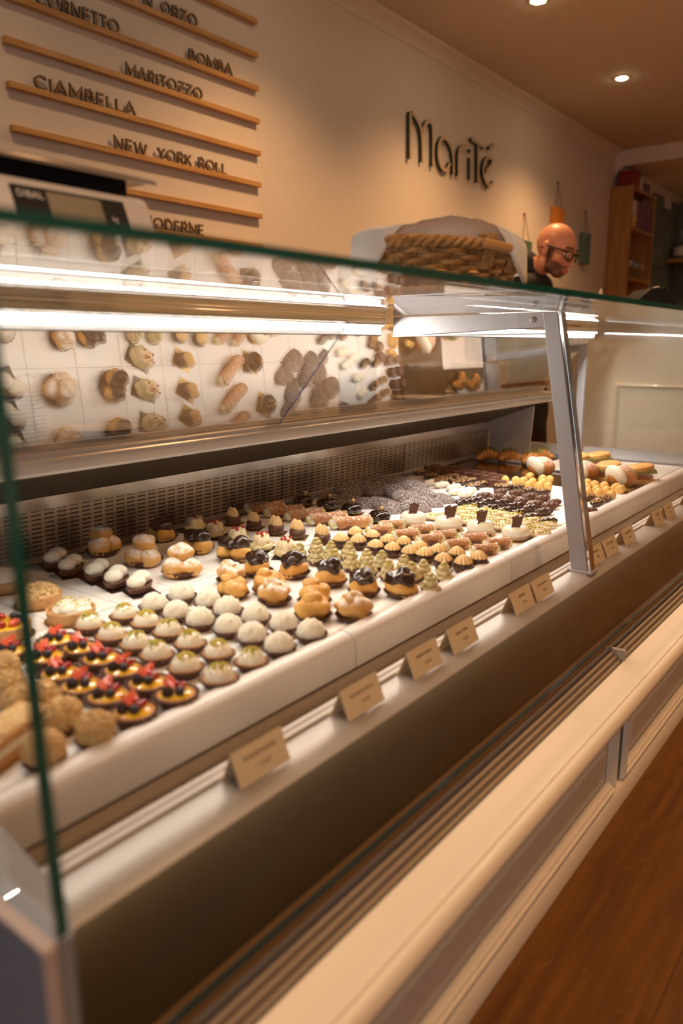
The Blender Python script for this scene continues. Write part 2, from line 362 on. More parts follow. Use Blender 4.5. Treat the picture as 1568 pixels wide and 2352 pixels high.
# ceiling spots, including the unseen pair added to light the dark far end
for k, (x, y) in enumerate(DOWNLIGHTS+[(8.75, 1.3), (8.75, -.4)]):
    place_ = {0: 'nearer of the two glowing spots over the lettered wall', 1: 'farther glowing spot, above the bald man'}.get(k)
    t = thing('ceiling_spot', 'round recessed ceiling spot, ' + place_ if place_ else 'round recessed ceiling spot, %s of those outside the picture' % 'first second third fourth fifth sixth seventh eighth ninth tenth eleventh twelfth'.split()[k-2], 'ceiling light', (x, y, CEIL if x < 7.4 else 1.605), group='recessed ceiling spots')
    obj('bezel', MB().lathe([(.03, -.001), (.042, -.004), (.044, 0)], 24, cap=False), 'trim_paint', t)
    obj('bulb', MB().lathe([(.030, -.002), (.022, -.008), (.006, -.011)], 20), 'lamp', t)
# ---------------------------------------------------------------- letters
def stroke(mb, pts, w, d, T):
    """flat ribbon of width w along pts (u,v), thickness d towards the viewer"""
    P = [Vector((a, b)) for a, b in pts]; N = len(P); L = []; R = []
    for i in range(N):
        a = (P[i]-P[i-1]).normalized() if i else (P[1]-P[0]).normalized(); b = (P[i+1]-P[i]).normalized() if i < N-1 else a
        t = a+b; t = t.normalized() if t.length > 1e-4 else a; nrm = Vector((-t.y, t.x)); k = min(2.2, 1/max(.3, nrm.dot(Vector((-a.y, a.x)))))
        L.append(P[i]+nrm*w/2*k); R.append(P[i]-nrm*w/2*k)
    vs = [T(p.x, p.y, 0) for p in L+R]+[T(p.x, p.y, d) for p in L+R]; n = N; M2 = 2*N
    fs = []
    for i in range(N-1):
        fs += [(i, i+1, n+i+1, n+i), (M2+i, M2+n+i, M2+n+i+1, M2+i+1), (i, M2+i, M2+i+1, i+1), (n+i, n+i+1, M2+n+i+1, M2+n+i)]
    fs += [(0, n, M2+n, M2), (n-1, M2+n-1, M2+2*n-1, 2*n-1)]
    mb.add(vs, fs)
def arc(cx, cy, rx, ry, a0, a1, n=14): return [(cx+rx*math.cos(math.radians(a0+(a1-a0)*i/n)), cy+ry*math.sin(math.radians(a0+(a1-a0)*i/n))) for i in range(n+1)]
GL = {'I': (.12, [[(.06, 0), (.06, 1)]]), 'L': (.5, [[(.06, 1), (.06, 0), (.5, 0)]]), 'E': (.52, [[(.5, 1), (.06, 1), (.06, 0), (.5, 0)], [(.06, .5), (.45, .5)]]),
 'T': (.56, [[(0, 1), (.56, 1)], [(.28, 1), (.28, 0)]]), 'O': (.92, [arc(.46, .5, .43, .5, 0, 360, 26)]), 'C': (.78, [arc(.46, .5, .43, .5, 45, 315, 22)]),
 'N': (.74, [[(.06, 0), (.06, 1), (.68, 0), (.68, 1)]]), 'M': (.92, [[(.06, 0), (.06, 1), (.46, .3), (.86, 1), (.86, 0)]]), 'A': (.82, [[(0, 0), (.41, 1), (.82, 0)], [(.16, .32), (.66, .32)]]),
 'R': (.6, [[(.06, 0), (.06, 1), (.3, 1)]+arc(.3, .74, .24, .26, 90, -90, 8)+[(.06, .48)], [(.3, .48), (.58, 0)]]), 'B': (.6, [[(.06, 0), (.06, 1), (.3, 1)]+arc(.3, .76, .2, .24, 90, -90, 8)+[(.06, .52)], [(.3, .52)]+arc(.3, .26, .25, .26, 90, -90, 8)+[(.06, 0)]]),
 'Z': (.62, [[(.04, 1), (.58, 1), (.02, 0), (.6, 0)]]), 'W': (1.0, [[(0, 1), (.25, 0), (.5, .9), (.75, 0), (1, 1)]]), 'Y': (.68, [[(0, 1), (.34, .48), (.68, 1)], [(.34, .48), (.34, 0)]]),
 'K': (.6, [[(.06, 0), (.06, 1)], [(.56, 1), (.08, .45)], [(.22, .6), (.6, 0)]]), 'D': (.72, [[(.06, 0), (.06, 1), (.25, 1)]+arc(.25, .5, .42, .5, 90, -90, 12)+[(.06, 0)]])}
def word_width(wd, sp=.18): return sum(GL[c][0]+sp if c != ' ' else .55 for c in wd)-sp
NUM = 'first second third fourth fifth sixth seventh eighth ninth tenth eleventh twelfth thirteenth fourteenth fifteenth sixteenth seventeenth eighteenth nineteenth twentieth'.split()
RAILX0, RAILX1 = 1.524, 2.733
rail_names = ['top rail of the menu wall, cut by the picture edge', 'second rail from the top, under ORZO', 'third rail, under CORNETTO and BOMBA', 'fourth rail, under MARITOZZO', 'fifth rail, under CIAMBELLA',
              'sixth rail, under NEW YORK ROLL', 'seventh rail, empty, behind the weighing scale', 'lowest rail, under MODERNE']
for k in range(8):
    z = 1.417-.1352*k
    tag(obj('letter_rail', MB().box(RAILX0, RAILX1, 2.573, 2.598, z-.020, z), 'oak_rail', smooth=False, bevel=.001), 'oak wall strip, '+rail_names[k], 'wooden rail', 'oak letter rails on the wall')
def word(wd, x0, x1, z, full):
    sp = .2; ht = .046; sc_ = (x1-x0)/word_width(wd, sp)/ht; x = x0; k = 0
    for c in wd:
        if c == ' ': x += .55*ht*sc_; continue
        k += 1; g = GL[c]; mb = MB()
        for st in g[1]: stroke(mb, [(a*sc_*ht, b*(ht-.007)+.0035) for a, b in st], .0078, .008, lambda u, v, d: Vector((x+u, 2.588-d, z+v)))
        me = mb.mesh('menu_letter', False); me.materials.append(MATS['letter_bronze']); me.materials.append(MATS['letter_side'])
        for p in me.polygons:
            if abs(p.normal.y) < .5: p.material_index = 1
        tag(obj('menu_letter', me, None), 'dark cut-out letter %s, %s letter of the wall word %s' % (c, NUM[k-1], full), 'letter', 'cut-out letters of the wall menu')
        x += (g[0]+sp)*ht*sc_
word('N', 2.115, 2.155, 1.282, 'IN before ORZO'); word('ORZO', 2.20, 2.382, 1.282, 'ORZO')
word('CORNETTO', 1.655, 1.99, 1.147, 'CORNETTO'); word('BOMBA', 2.333, 2.575, 1.147, 'BOMBA'); word('MARITOZZO', 2.013, 2.395, 1.012, 'MARITOZZO')
word('CIAMBELLA', 1.624, 2.044, .877, 'CIAMBELLA'); word('NEW', 1.938, 2.089, .741, 'NEW'); word('YORK', 2.145, 2.318, .741, 'YORK'); word('ROLL', 2.361, 2.520, .741, 'ROLL')
word('MODERNE', 2.045, 2.371, .471, 'MODERNE')
# shop sign on the wall, thin outline capitals, traced as strokes at the wall plane
def onwall(px, py, Y):
    d = FPX*fw + (px-784)*rt + (1176-py)*up
    return d*(Y/d.y)
SIGN = {'M': [[(941, 364), (941, 257)], [(945, 258), (960, 279), (968, 305), (969, 372)], [(969, 300), (976, 282), (987, 277), (993, 290), (993, 382)]],
 'a': [[(1032, 375), (1025, 391), (1014, 389), (1005, 366), (1005, 335), (1012, 317), (1022, 316), (1034, 335), (1040, 360), (1040, 400)]],
 'r': [[(1051, 403), (1051, 350), (1057, 338), (1070, 334)]], 'i': [[(1079, 412), (1079, 362)], [(1079, 350), (1079, 342)]],
 'T': [[(1081, 319), (1112, 339)], [(1096, 330), (1096, 419)]],
 'e': [[(1114, 393), (1132, 372), (1122, 359), (1110, 370), (1107, 395), (1114, 420), (1124, 428), (1132, 418)], [(1122, 340), (1134, 333)]]}
for c, sts in SIGN.items():
    mb = MB()
    for st in sts:
        q = [onwall(a+2, b, 2.572) for a, b in st]; pts = [(p.x, p.z) for p in q]
        if len(pts) > 3:                                # round the curve a little
            for _ in range(2):
                n2 = [pts[0]]
                for a, b in zip(pts, pts[1:]): n2 += [(a[0]*.75+b[0]*.25, a[1]*.75+b[1]*.25), (a[0]*.25+b[0]*.75, a[1]*.25+b[1]*.75)]
                pts = n2+[pts[-1]]
        stroke(mb, pts, .020, .022, lambda u, v, d: Vector((u, 2.594-d, v)))
    me = mb.mesh('sign_letter', False); me.materials.append(MATS['logo_face']); me.materials.append(MATS['logo_side'])
    for p in me.polygons:
        if abs(p.normal.y) < .5: p.material_index = 1
    tag(obj('sign_letter', me, None), 'raised sign letter %s with tan face and dark green sides, on the shop wall' % c, 'letter', 'letters of the shop name sign')
# ---------------------------------------------------------------- hanging ribbed tiles
def hanging(x, ztop, zhook, zbot, wd, mt, label):
    t = thing('hanging_wall_planter', label, 'wall decoration', (x, 2.598, ztop), group='ribbed pieces hanging on strings')
    prof = []
    for i in range(5):
        a = -wd/2+wd*i/5; b = a+wd/5
        prof += [(a+.002, -.028), ((a+b)/2, -.045), (b-.002, -.028)]
    prof += [(wd/2, 0), (-wd/2, 0)]
    n = len(prof); h = ztop-zbot; mb = MB()
    mb.add([(p, q, -h) for p, q in prof]+[(p, q, 0) for p, q in prof], [(i, (i+1) % n, n+(i+1) % n, n+i) for i in range(n)]+[tuple(range(n))[::-1], tuple(range(n, 2*n))])
    obj('ribbed_body', mb, mt, t, bevel=.001)
    obj('string', MB().tube([(-wd*.3, -.03, -.005), (0, -.01, zhook-ztop), (wd*.3, -.03, -.005)], .0028, 6), 'string', t)
    obj('hook', MB().ball((0, -.008, zhook-ztop), .009), 'string', t)
hanging(5.58, .770, .962, .53, .19, 'tile_green', 'green ribbed piece hanging on a string beside the bread basket')
hanging(6.17, 1.08, 1.273, .80, .20, 'tile_orange', 'orange ribbed piece hanging on a string above the bald head')
hanging(6.80, .954, 1.135, .70, .17, 'tile_green', 'green ribbed piece hanging on a string right of the glasses wearer')
# ---------------------------------------------------------------- shelf unit at the back
X0, X1, Y0, Y1 = 7.40, 8.12, 2.395, 2.597
SU = thing('oak_shelf_unit', 'tall open oak shelf unit standing at the end of the cream wall', 'shelf', (X0, Y0, FL))
def rel(mb, o): mb.v = [(a-o[0], b-o[1], c-o[2]) for a, b, c in mb.v]; return mb
so = (X0, Y0, FL)
for a in (X0, X1-.03): obj('side_panel', rel(MB().box(a, a+.03, Y0, Y1, FL, 1.42), so), 'oak_y', SU, False, bevel=.002)
obj('back_panel', rel(MB().box(X0+.03, X1-.03, Y1-.012, Y1, FL, 1.40), so), 'oak_y', SU, False)
for z in (1.40, 1.055, .612, .22, -.2, -.6): obj('shelf_board', rel(MB().box(X0+.03, X1-.03, Y0+.002, Y1-.012, z-.012, z+.012), so), 'oak', SU, False, bevel=.001)
def simple_box(name, x, y, z, a, b, h, mt, label, cat, group=None, rz=0, lid=None):
    t = thing(name, label, cat, (x, y, z), rz, group)
    obj('body', MB().box(-a/2, a/2, -b/2, b/2, 0, h), mt, t, False, bevel=min(a, b)*.08)
    if lid: obj('lid', MB().box(-a/2-.003, a/2+.003, -b/2-.003, b/2+.003, h, h+.02), lid, t, False, bevel=.004)
    return t
simple_box('cake_tin', 7.58, 2.49, 1.412, .20, .14, .13, 'red_tin', 'red box on top of the oak shelf unit', 'box', lid='red_tin')
simple_box('gift_package', 7.78, 2.49, 1.412, .10, .10, .12, 'pack_white', 'pale package beside the red box on the oak shelf unit', 'box')
simple_box('gift_package', 7.95, 2.49, 1.412, .15, .12, .10, 'blue_tin', 'dark blue patterned box at the right on the oak shelf unit', 'box')
for x, y, z, a, h, m_, l_ in ((7.52, 2.45, 1.067, .10, .24, 'pack_white', 'pale package standing left on the upper shelf'), (7.46, 2.42, 1.067, .05, .10, 'pack_yellow', 'small yellow package in the corner of the upper shelf'),
    (7.66, 2.45, 1.067, .13, .24, 'pack_mix', 'blue and red patterned package in the middle of the upper shelf'), (7.82, 2.45, 1.067, .13, .28, 'blue_tin', 'dark blue tin right of the middle on the upper shelf'), (7.98, 2.45, 1.067, .13, .25, 'pack_mix', 'patterned package at the right end of the upper shelf')):
    simple_box('gift_package', x, y, z, a, .10, h, m_, l_, 'box', 'packages on the upper shelf')
def goblet(x, y, z, h, label, group, s=1):
    t = thing('stemmed_glass', label, 'glass', (x, y, z), group=group)
    obj('bowl', MB().lathe([(.004, h*.45), (.025*s, h*.52), (.036*s, h*.7), (.033*s, h)], 18, cap=False), 'clear_glass', t)
    obj('stem', MB().lathe([(.032*s, 0), (.03*s, .003), (.005, .008), (.004, h*.45)], 16), 'clear_glass', t)
for i in range(7): goblet(7.50+.085*i, 2.45+(i % 2)*.05, .624, .16+.02*(i < 4), 'clear stemmed glass on the middle shelf, %s from the left' % NUM[i], 'stemmed glasses on the middle shelf')
for i in range(4): goblet(7.48+.08*i, 2.44, .232, .10, 'short clear glass on the low shelf, %s from the left' % NUM[i], 'short glasses on the low shelf', .9)
# far green wall: socket plate, bottle shelf
simple_plate = tag(obj('wall_plate', MB().box(9.05, 9.27, 2.565, 2.58, 1.46, 1.585), 'pack_white', smooth=False, bevel=.003), 'pale rectangular plate high on the green tiled wall', 'wall plate')
BS = thing('bottle_shelf', 'oak wall shelf carrying bottles on the far green wall', 'shelf', (9.33, 2.0, .95))
obj('board', MB().box(-.03, .31, -.9, .57, -.045, 0), 'oak', BS, False, bevel=.003)
obj('bracket', MB().add([(.02, .3, -.045), (.31, .3, -.045), (.31, .3, -.22), (.02, .33, -.045), (.31, .33, -.045), (.31, .33, -.22)], [(0, 1, 2), (3, 5, 4), (0, 3, 4, 1), (1, 4, 5, 2), (2, 5, 3, 0)]), 'oak_y', BS, False)
def bottle(x, y, z, r, h, mt, label, lab='pack_white', cap='red_tin'):
    t = thing('glass_bottle', label, 'bottle', (x, y, z), group='bottles on the wall shelf')
    obj('body', MB().lathe([(r*.95, 0), (r, .01), (r, h*.55), (r*.8, h*.66), (r*.3, h*.74), (r*.28, h*.92)], 20), mt, t)
    obj('label', MB().lathe([(r*1.01, h*.12), (r*1.01, h*.42)], 20, cap=False), lab, t)
    obj('cap', MB().lathe([(r*.33, h*.9), (r*.36, h), (.002, h)], 14), cap, t)
bottle(9.42, 2.47, .95, .075, .30, 'clear_glass', 'squat clear bottle with a pale body label at the shelf end', cap='clear_glass')
bottle(9.42, 2.27, .95, .05, .26, 'clear_glass', 'clear bottle with red cap between the squat and the dark bottle')
bottle(9.42, 2.10, .95, .07, .34, 'dark_glass', 'dark bottle with pale label on the wall shelf', cap='dark_glass')
bottle(9.42, 1.90, .95, .06, .32, 'dark_glass', 'dark bottle at the right edge of the picture', cap='black_plastic')
CM = thing('coffee_machine', 'dark coffee machine under the bottle shelf by the far wall', 'coffee machine', (9.3, 1.95, -.05))
obj('body', MB().box(-.25, .3, -.35, .35, 0, .42), 'black_plastic', CM, False, bevel=.02); obj('group_head', MB().lathe([(.03, .2), (.035, .26)], 16, T=Matrix.Translation((-.27, 0, 0))), 'chrome', CM)
obj('drip_tray', MB().box(-.36, -.25, -.25, .25, 0, .05), 'steel', CM, False, bevel=.005)
tag(obj('back_counter', MB().box(8.95, 9.62, -.5, 2.56, FL, -.05), 'green_wall', smooth=False, bevel=.004), 'dark counter along the far green wall under the coffee machine', 'counter')
# ================================================================ panelled counter base
XL, XR = .22, 3.0
BASE = thing('counter_base', 'cream panelled counter base with moulded frames under the pastry case', 'counter', (XL, .385, FL))
def part(name, mb, m_, parent, origin, **k): return obj(name, rel(mb, origin), m_, parent, **k)
bo = (XL, .385, FL)
part('carcass', MB().box(XL+.002, XR-.01, .392, 1.45, FL, -.672).box(XL+.002, XR-.01, .392, .44, -.672, -.64), 'cream_lacquer', BASE, bo, smooth=False)
part('kick_board', MB().prism([(.378, FL), (.378, -.822), (.384, -.815), (.392, -.815), (.392, FL)], XL, XR), 'cream_lacquer', BASE, bo)
led = [(.405, -.585), (.372, -.598), (.362, -.6005), (.361, -.602), (.358, -.6025), (.350, -.606), (.345, -.613), (.345, -.622), (.350, -.629), (.358, -.632), (.364, -.640), (.374, -.646), (.385, -.648), (.44, -.648), (.44, -.625), (.41, -.625), (.405, -.60)]
part('ledge', MB().prism(led, XL, XR), 'cream_lacquer', BASE, bo)
PX = [(.25, 1.32), (1.362, 2.42), (2.462, 2.97)]
def moulding(mb, x0, x1, z0, z1, y):
    fr = [(0, 0), (.004, -.008), (.010, -.010), (.014, -.006), (.020, -.007), (.026, -.001), (.028, .004)]
    rings = []
    for o, d in fr: rings.append([(x0+o, y+d, z0+o), (x1-o, y+d, z0+o), (x1-o, y+d, z1-o), (x0+o, y+d, z1-o)])
    mb.add([p for r in rings for p in r], [(k*4+i, k*4+(i+1) % 4, (k+1)*4+(i+1) % 4, (k+1)*4+i) for k in range(len(fr)-1) for i in range(4)])
for a, b in PX:
    mb = MB(); moulding(mb, a, b, -.812, -.655, .387)
    part('panel_moulding', mb, 'cream_lacquer', BASE, bo, smooth=False)
    fld = [(0, .004), (.012, .001), (.016, -.003)]
    mb = MB(); r = [[(a+.040+o, .389+d, -.772+o), (b-.040-o, .389+d, -.772+o), (b-.040-o, .389+d, -.695-o), (a+.040+o, .389+d, -.695-o)] for o, d in fld]
    mb.add([p for q in r for p in q], [(k*4+i, k*4+(i+1) % 4, (k+1)*4+(i+1) % 4, (k+1)*4+i) for k in range(2) for i in range(4)]+[(8, 9, 10, 11)])
    part('raised_field', mb, 'cream_lacquer', BASE, bo, smooth=False)
part('slot_strip', MB().prism([(.447, -.548), (.440, -.556), (.440, -.62), (.447, -.62)], XL, XR), 'brown_strip', BASE, bo, smooth=False)
part('vent_recess', MB().prism([(.442, -.60), (.405, -.612), (.405, -.625), (.442, -.625)], XL, XR), 'dark_slot', BASE, bo, smooth=False)
for k in range(5):
    y = .4375-.0075*k; z = -.5655-.0063*k
    part('vent_slat', MB().prism([(y, z), (y-.0042, z-.0012), (y-.0042, z-.010), (y, z-.010)], XL, XR), 'vent_plastic', BASE, bo, smooth=False)
part('vent_joint', MB().box(1.395, 1.401, .404, .441, -.605, -.565), 'vent_plastic', BASE, bo, smooth=False)
# ================================================================ refrigerated pastry case
CASE = thing('pastry_display_case', 'long glass fronted refrigerated pastry case with grey lip and steel interior', 'display case', (XL, .5, -.64))
co = (XL, .5, -.64)
def cp_(name, mb, m_, parent=None, **k):
    return obj(name, rel(mb, co) if parent is None else mb, m_, parent or CASE, **k)
DZ = -.44
IX = .30
# rounded front: the dark lower face turns over a broad lip into the price-tag ledge
lip = [(.572, -.4765), (.553, -.4760), (.541, -.4775), (.530, -.4815), (.521, -.4880), (.514, -.4970), (.5095, -.508), (.507, -.522), (.506, -.55), (.506, -.655), (.60, -.655), (.60, -.49), (.572, -.49)]
cp_('front_panel', MB().prism(lip, .262, XR), 'panel_grey')
cp_('tag_ledge', MB().prism([(.5995, -.485), (.5995, -.4745), (.598, -.4738), (.553, -.4752), (.541, -.4765), (.531, -.4805), (.5245, -.4850), (.5255, -.4865), (.60, -.50)], .262, XR), 'lip_grey')
cp_('label_rail', MB().prism([(.600, -.476), (.600, -.4705), (.597, -.4695), (.591, -.4695), (.591, -.4735), (.588, -.4735), (.588, -.4702), (.580, -.4702), (.580, -.4755)], IX, XR), 'rail_white', smooth=False)
cp_('gutter', MB().prism([(.600, -.486), (.604, -.4975), (.612, -.4975), (.613, -.493), (.618, -.493), (.619, -.4985), (.636, -.4985), (.637, -.493), (.640, -.493), (.655, -.486), (.655, -.52), (.600, -.52)], IX, XR), 'gutter', smooth=False)
bp = [(.694, DZ-.004), (.692, -.4325), (.686, -.4285), (.676, -.4275), (.666, -.4295), (.659, -.434), (.6555, -.441), (.6545, -.449), (.6530, -.4815), (.658, -.484), (.694, -.484)]
seams = [IX, .877, 1.421, 1.913, 2.455, XR-.03]
for a, b in zip(seams, seams[1:]): cp_('bumper_panel', MB().prism(bp, a+.0012, b-.0012), 'bumper_white')
cp_('deck', MB().box(IX, 2.33, .690, 1.46, -.455, -.4445), 'deck_white', smooth=False)
cp_('steel_deck', MB().box(2.33, XR-.03, .690, 1.46, -.455, -.4445), 'steel_dark', smooth=False)
cp_('tank', MB().prism([(.60, -.66), (.60, -.51), (1.47, -.46), (1.5, -.46), (1.5, -.64)], IX, XR-.005), 'profile_grey', smooth=False)
# rear air grilles: three slotted plates, leaning back a little
for a, b in ((IX, 1.598), (1.604, 2.235), (2.241, 2.88)):
    g = cp_('air_grille', MB().prism([(1.462, -.435), (1.452, -.300), (1.458, -.298), (1.468, -.435)], a, b), 'grille_plate', smooth=False)
cp_('grille_flange', MB().prism([(1.440, -.4405), (1.440, -.437), (1.462, -.433), (1.466, -.4405)], IX, 2.9), 'aluminium', smooth=False)
cp_('grille_header', MB().prism([(1.449, -.330), (1.446, -.303), (1.455, -.301), (1.458, -.330)], IX, 2.88), 'steel', smooth=False)
cp_('mesh_band', MB().prism([(1.455, -.304), (1.262, -.224), (1.262, -.218), (1.46, -.218), (1.46, -.300)], IX, 2.93), 'dark_mesh', smooth=False)
cp_('rear_rail', MB().prism([(1.262, -.2245), (1.240, -.2215), (1.236, -.216), (1.238, -.204), (1.241, -.200), (1.241, -.190), (1.246, -.184), (1.258, -.181), (1.2585, -.184), (1.263, -.184), (1.2635, -.179), (1.275, -.179), (1.275, -.2245)], .24, 3.02), 'profile_grey')
cp_('rail_bead', MB().prism([(1.2375, -.197), (1.2375, -.1935), (1.2405, -.1915), (1.243, -.1955)], .24, 3.02), 'aluminium')
cp_('work_top', MB().box(.22, 3.04, 1.275, 1.62, -.205, -.183), 'steel', smooth=False, bevel=.002)
cp_('rear_cabinet', MB().box(.22, 3.04, 1.50, 1.60, -.66, -.205), 'profile_grey', smooth=False)
# the two rear sliding doors lean forward steeply and mirror the trays
al = math.radians(42.0); dn = Vector((0, math.cos(al), math.sin(al)))
def door(x0, x1, off, name='sliding_door'):
    y0, z0 = 1.2505+off, -.181; L_ = .315
    y1, z1 = y0-L_*math.sin(al), z0+L_*math.cos(al)
    d = cp_(name, MB().prism([(y0, z0), (y1, z1), (y1+.003, z1+.003), (y0+.003, z0+.003)], x0, x1), 'door_glass', smooth=False)
    return d, (y0, z0, y1, z1)
d1, e1 = door(.245, 1.37, 0.0); d2, e2 = door(1.33, 2.95, .012)
cp_('door_edge', MB().prism([(e1[0], e1[1]), (e1[2], e1[3]), (e1[2]+.003, e1[3]+.003), (e1[0]+.003, e1[1]+.003)], 1.3702, 1.3722), 'violet_edge', smooth=False)
# glass: top plate, front pane, side panes
ZT = .0710
cp_('top_glass', MB().box(.236, 3.01, .4435, 1.10, ZT, ZT+.009), 'case_glass', smooth=False)
cp_('top_glass_edge', MB().box(.236, 3.01, .4405, .4433, ZT-.0005, ZT+.0095), 'glass_edge', smooth=False)
fg = [(.4425, .0705), (.4245, -.5265), (.4165, -.5265), (.4345, .0705)]
cp_('front_glass', MB().prism(fg, .2425, 3.0), 'case_glass', smooth=False)
cp_('front_glass_edge', MB().prism([(.4245, -.5267), (.4245, -.5290), (.4165, -.5290), (.4165, -.5267)], .2425, 3.0), 'glass_edge_light', smooth=False)
sg = [(.4470, .0705), (.431, -.394), (1.20, -.394), (1.12, .0705)]
for a in (.2325, 2.985):
    cp_('side_glass', MB().prism(sg, a, a+.008), 'case_glass', smooth=False)
cp_('side_glass_edge', MB().prism([(.4462, .0705), (.4302, -.394), (.4265, -.394), (.4425, .0705)], .2325, .2405), 'glass_edge', smooth=False)
# end caps
def cap(x0, x1, x2):
    mb = MB(); ys = [(.4255, .4255, -.395, -.398), (.50, .53, -.395, -.4555), (.60, .634, -.395, -.4300), (1.40, 1.40, -.395, -.4300)]
    vs = []
    for k, (yo, yi, zo, zi) in enumerate(ys):
        xi = x1 if k == 0 else x2
        vs += [(x0, yo, zo), (x1, yo, zo-.001), (xi, yi, zi), (xi, yi, -.652), (x0, yo, -.652)]
    fs = [(5*k+i, 5*k+(i+1) % 5, 5*(k+1)+(i+1) % 5, 5*(k+1)+i) for k in range(3) for i in range(5)]+[(0, 1, 2, 3, 4), (15, 16, 17, 18, 19)]
    mb.add(vs, fs); cp_('end_cap', mb, 'endcap', smooth=False)
cap(.2215, .2425, IX); cap(3.03, 3.01, 2.972)
cp_('end_cap_trim', MB().prism([(.4235, -.655), (.4235, -.396), (.426, -.3935), (1.5, -.3935), (1.5, -.397), (.4265, -.397), (.4265, -.655)], .2190, .2290), 'endcap_skin', smooth=False)
# centre bracket: leaning post and arm that carries the lamp
XB = 1.55
br = obj('bracket', None or rel(MB().prism([(.576, -.476), (.6705, .0705), (.637, .0705), (.5385, -.4765)], XB, XB+.026), co), 'aluminium_post', CASE, smooth=False, bevel=.002)
bl_ = (0, 0, 0)
def bp_(name, mb, m_, **k): return obj(name, rel(mb, co), m_, br, **k)
bp_('post_edge', MB().prism([(.5385, -.470), (.637, .0705), (.630, .0705), (.5320, -.470)], XB+.001, XB+.025), 'chrome', smooth=False, bevel=.001)
bp_('arm', MB().prism([(.6705, .0700), (1.045, .0700), (1.045, .024), (.6640, .0385)], XB+.002, XB+.022), 'aluminium_post', smooth=False, bevel=.0015)
bp_('arm_flange', MB().box(XB-.004, XB+.024, .668, 1.045, .024, .027, None), 'aluminium_post', smooth=False)
for y, z in ((.690, .054), (.690, .054-.0)): pass
sT = Matrix.Translation((XB+.002, .690, .0545)) @ Matrix.Rotation(-PI/2, 4, 'Y')
bp_('screw', MB().lathe([(.0001, .0035), (.002, .0030), (.0022, .0012), (.0045, .0028), (.0062, .0022), (.0066, 0)], 18, T=sT), 'screw_steel')
bp_('foot', MB().box(XB-.006, XB+.032, .528, .586, -.4765, -.4690), 'aluminium_post', smooth=False, bevel=.002)
cp_('end_post', MB().prism([(1.09, -.42), (1.12, -.42), (1.12, .070), (1.09, .070)], 2.955, 2.975), 'aluminium_post', smooth=False, bevel=.002)
cp_('rear_post', MB().box(2.93, 2.97, 1.37, 1.44, -.44, -.2245), 'aluminium_post', smooth=False, bevel=.003)
cp_('end_lining', MB().prism([(1.452, -.43), (1.275, -.43), (1.262, -.232), (1.455, -.303)], 2.884, 2.890), 'profile_grey', smooth=False)
# LED lamp: housing, reflector plate and the lit diffuser
for k, (a, b) in enumerate(((.26, XB-.03), (XB+.028, 2.94))):
    L_ = obj('lamp_tube', rel(MB().lathe([(.0085, 0), (.0085, b-a)], 20, T=Matrix.Translation((a, 1.052, .0605)) @ Matrix.Rotation(PI/2, 4, 'Y')), co), 'acrylic', CASE)
    dm = rel(MB().prism([(1.0455, .0500), (1.0505, .0463), (1.0535, .0490), (1.0475, .0530)], a+.002, b-.002), co).mesh('diffuser', False)
    dm.materials.append(MATS['profile_grey']); dm.materials.append(MATS['led'])
    for p_ in dm.polygons:
        if abs(p_.normal.x) < .5 and p_.normal.z*(1 if p_.normal.length else 1) < -.5: p_.material_index = 1
    if not any(p_.material_index for p_ in dm.polygons):
        dm.flip_normals()
        for p_ in dm.polygons: p_.material_index = 1 if p_.normal.z < -.5 else 0
    obj('diffuser', dm, None, L_)
    obj('reflector_plate', rel(MB().prism([(1.058, .0690), (1.0575, .046), (1.0565, .043), (1.0565, .028), (1.059, .026), (1.062, .026), (1.062, .0690)], a, b), co), 'plate_grey', L_, smooth=False)
    for q in (a, b-.004): obj('end_collar', rel(MB().lathe([(.0098, 0), (.0098, .004)], 20, T=Matrix.Translation((q, 1.052, .0605)) @ Matrix.Rotation(PI/2, 4, 'Y')), co), 'profile_grey', L_)
# ================================================================ price tags
TAGS = [(.522, 'MONOPORZIONI', 'nearest the picture edge'), (.717, 'TARTELLETTE FRUTTA', 'second from the left'), (.875, 'BIGNE CREMA', 'third from the left'), (.991, 'BABA CREMA', 'fourth, right behind the third'), (1.215, 'TIRAMISU', 'left one of the pair before the bracket'), (1.307, 'CANNOLI SICILIANI', 'right one of the pair before the bracket'),
        (1.600, 'MINI BIGNE', 'partly hidden by the bracket foot'), (1.695, 'FRUTTA SECCA', 'first whole one behind the bracket'), (1.825, 'CREMA LIMONE', 'second whole one behind the bracket'), (2.073, 'MIX & MINI', 'left one of the far pair'), (2.186, 'SFOGLIE', 'right one of the far pair'), (2.42, 'SFOGLIE MINI', 'cut by the right picture edge')]
TEXTS = {}
def text_mesh(s, size):
    cu = bpy.data.curves.new('t', 'FONT'); cu.body = s; cu.size = size; cu.extrude = .00008; cu.align_x = 'CENTER'; cu.resolution_u = 2
    o = bpy.data.objects.new('t', cu); C.objects.link(o); dg = bpy.context.evaluated_depsgraph_get(); dg.update()
    me = bpy.data.meshes.new_from_object(o.evaluated_get(dg)); bpy.data.objects.remove(o); return me
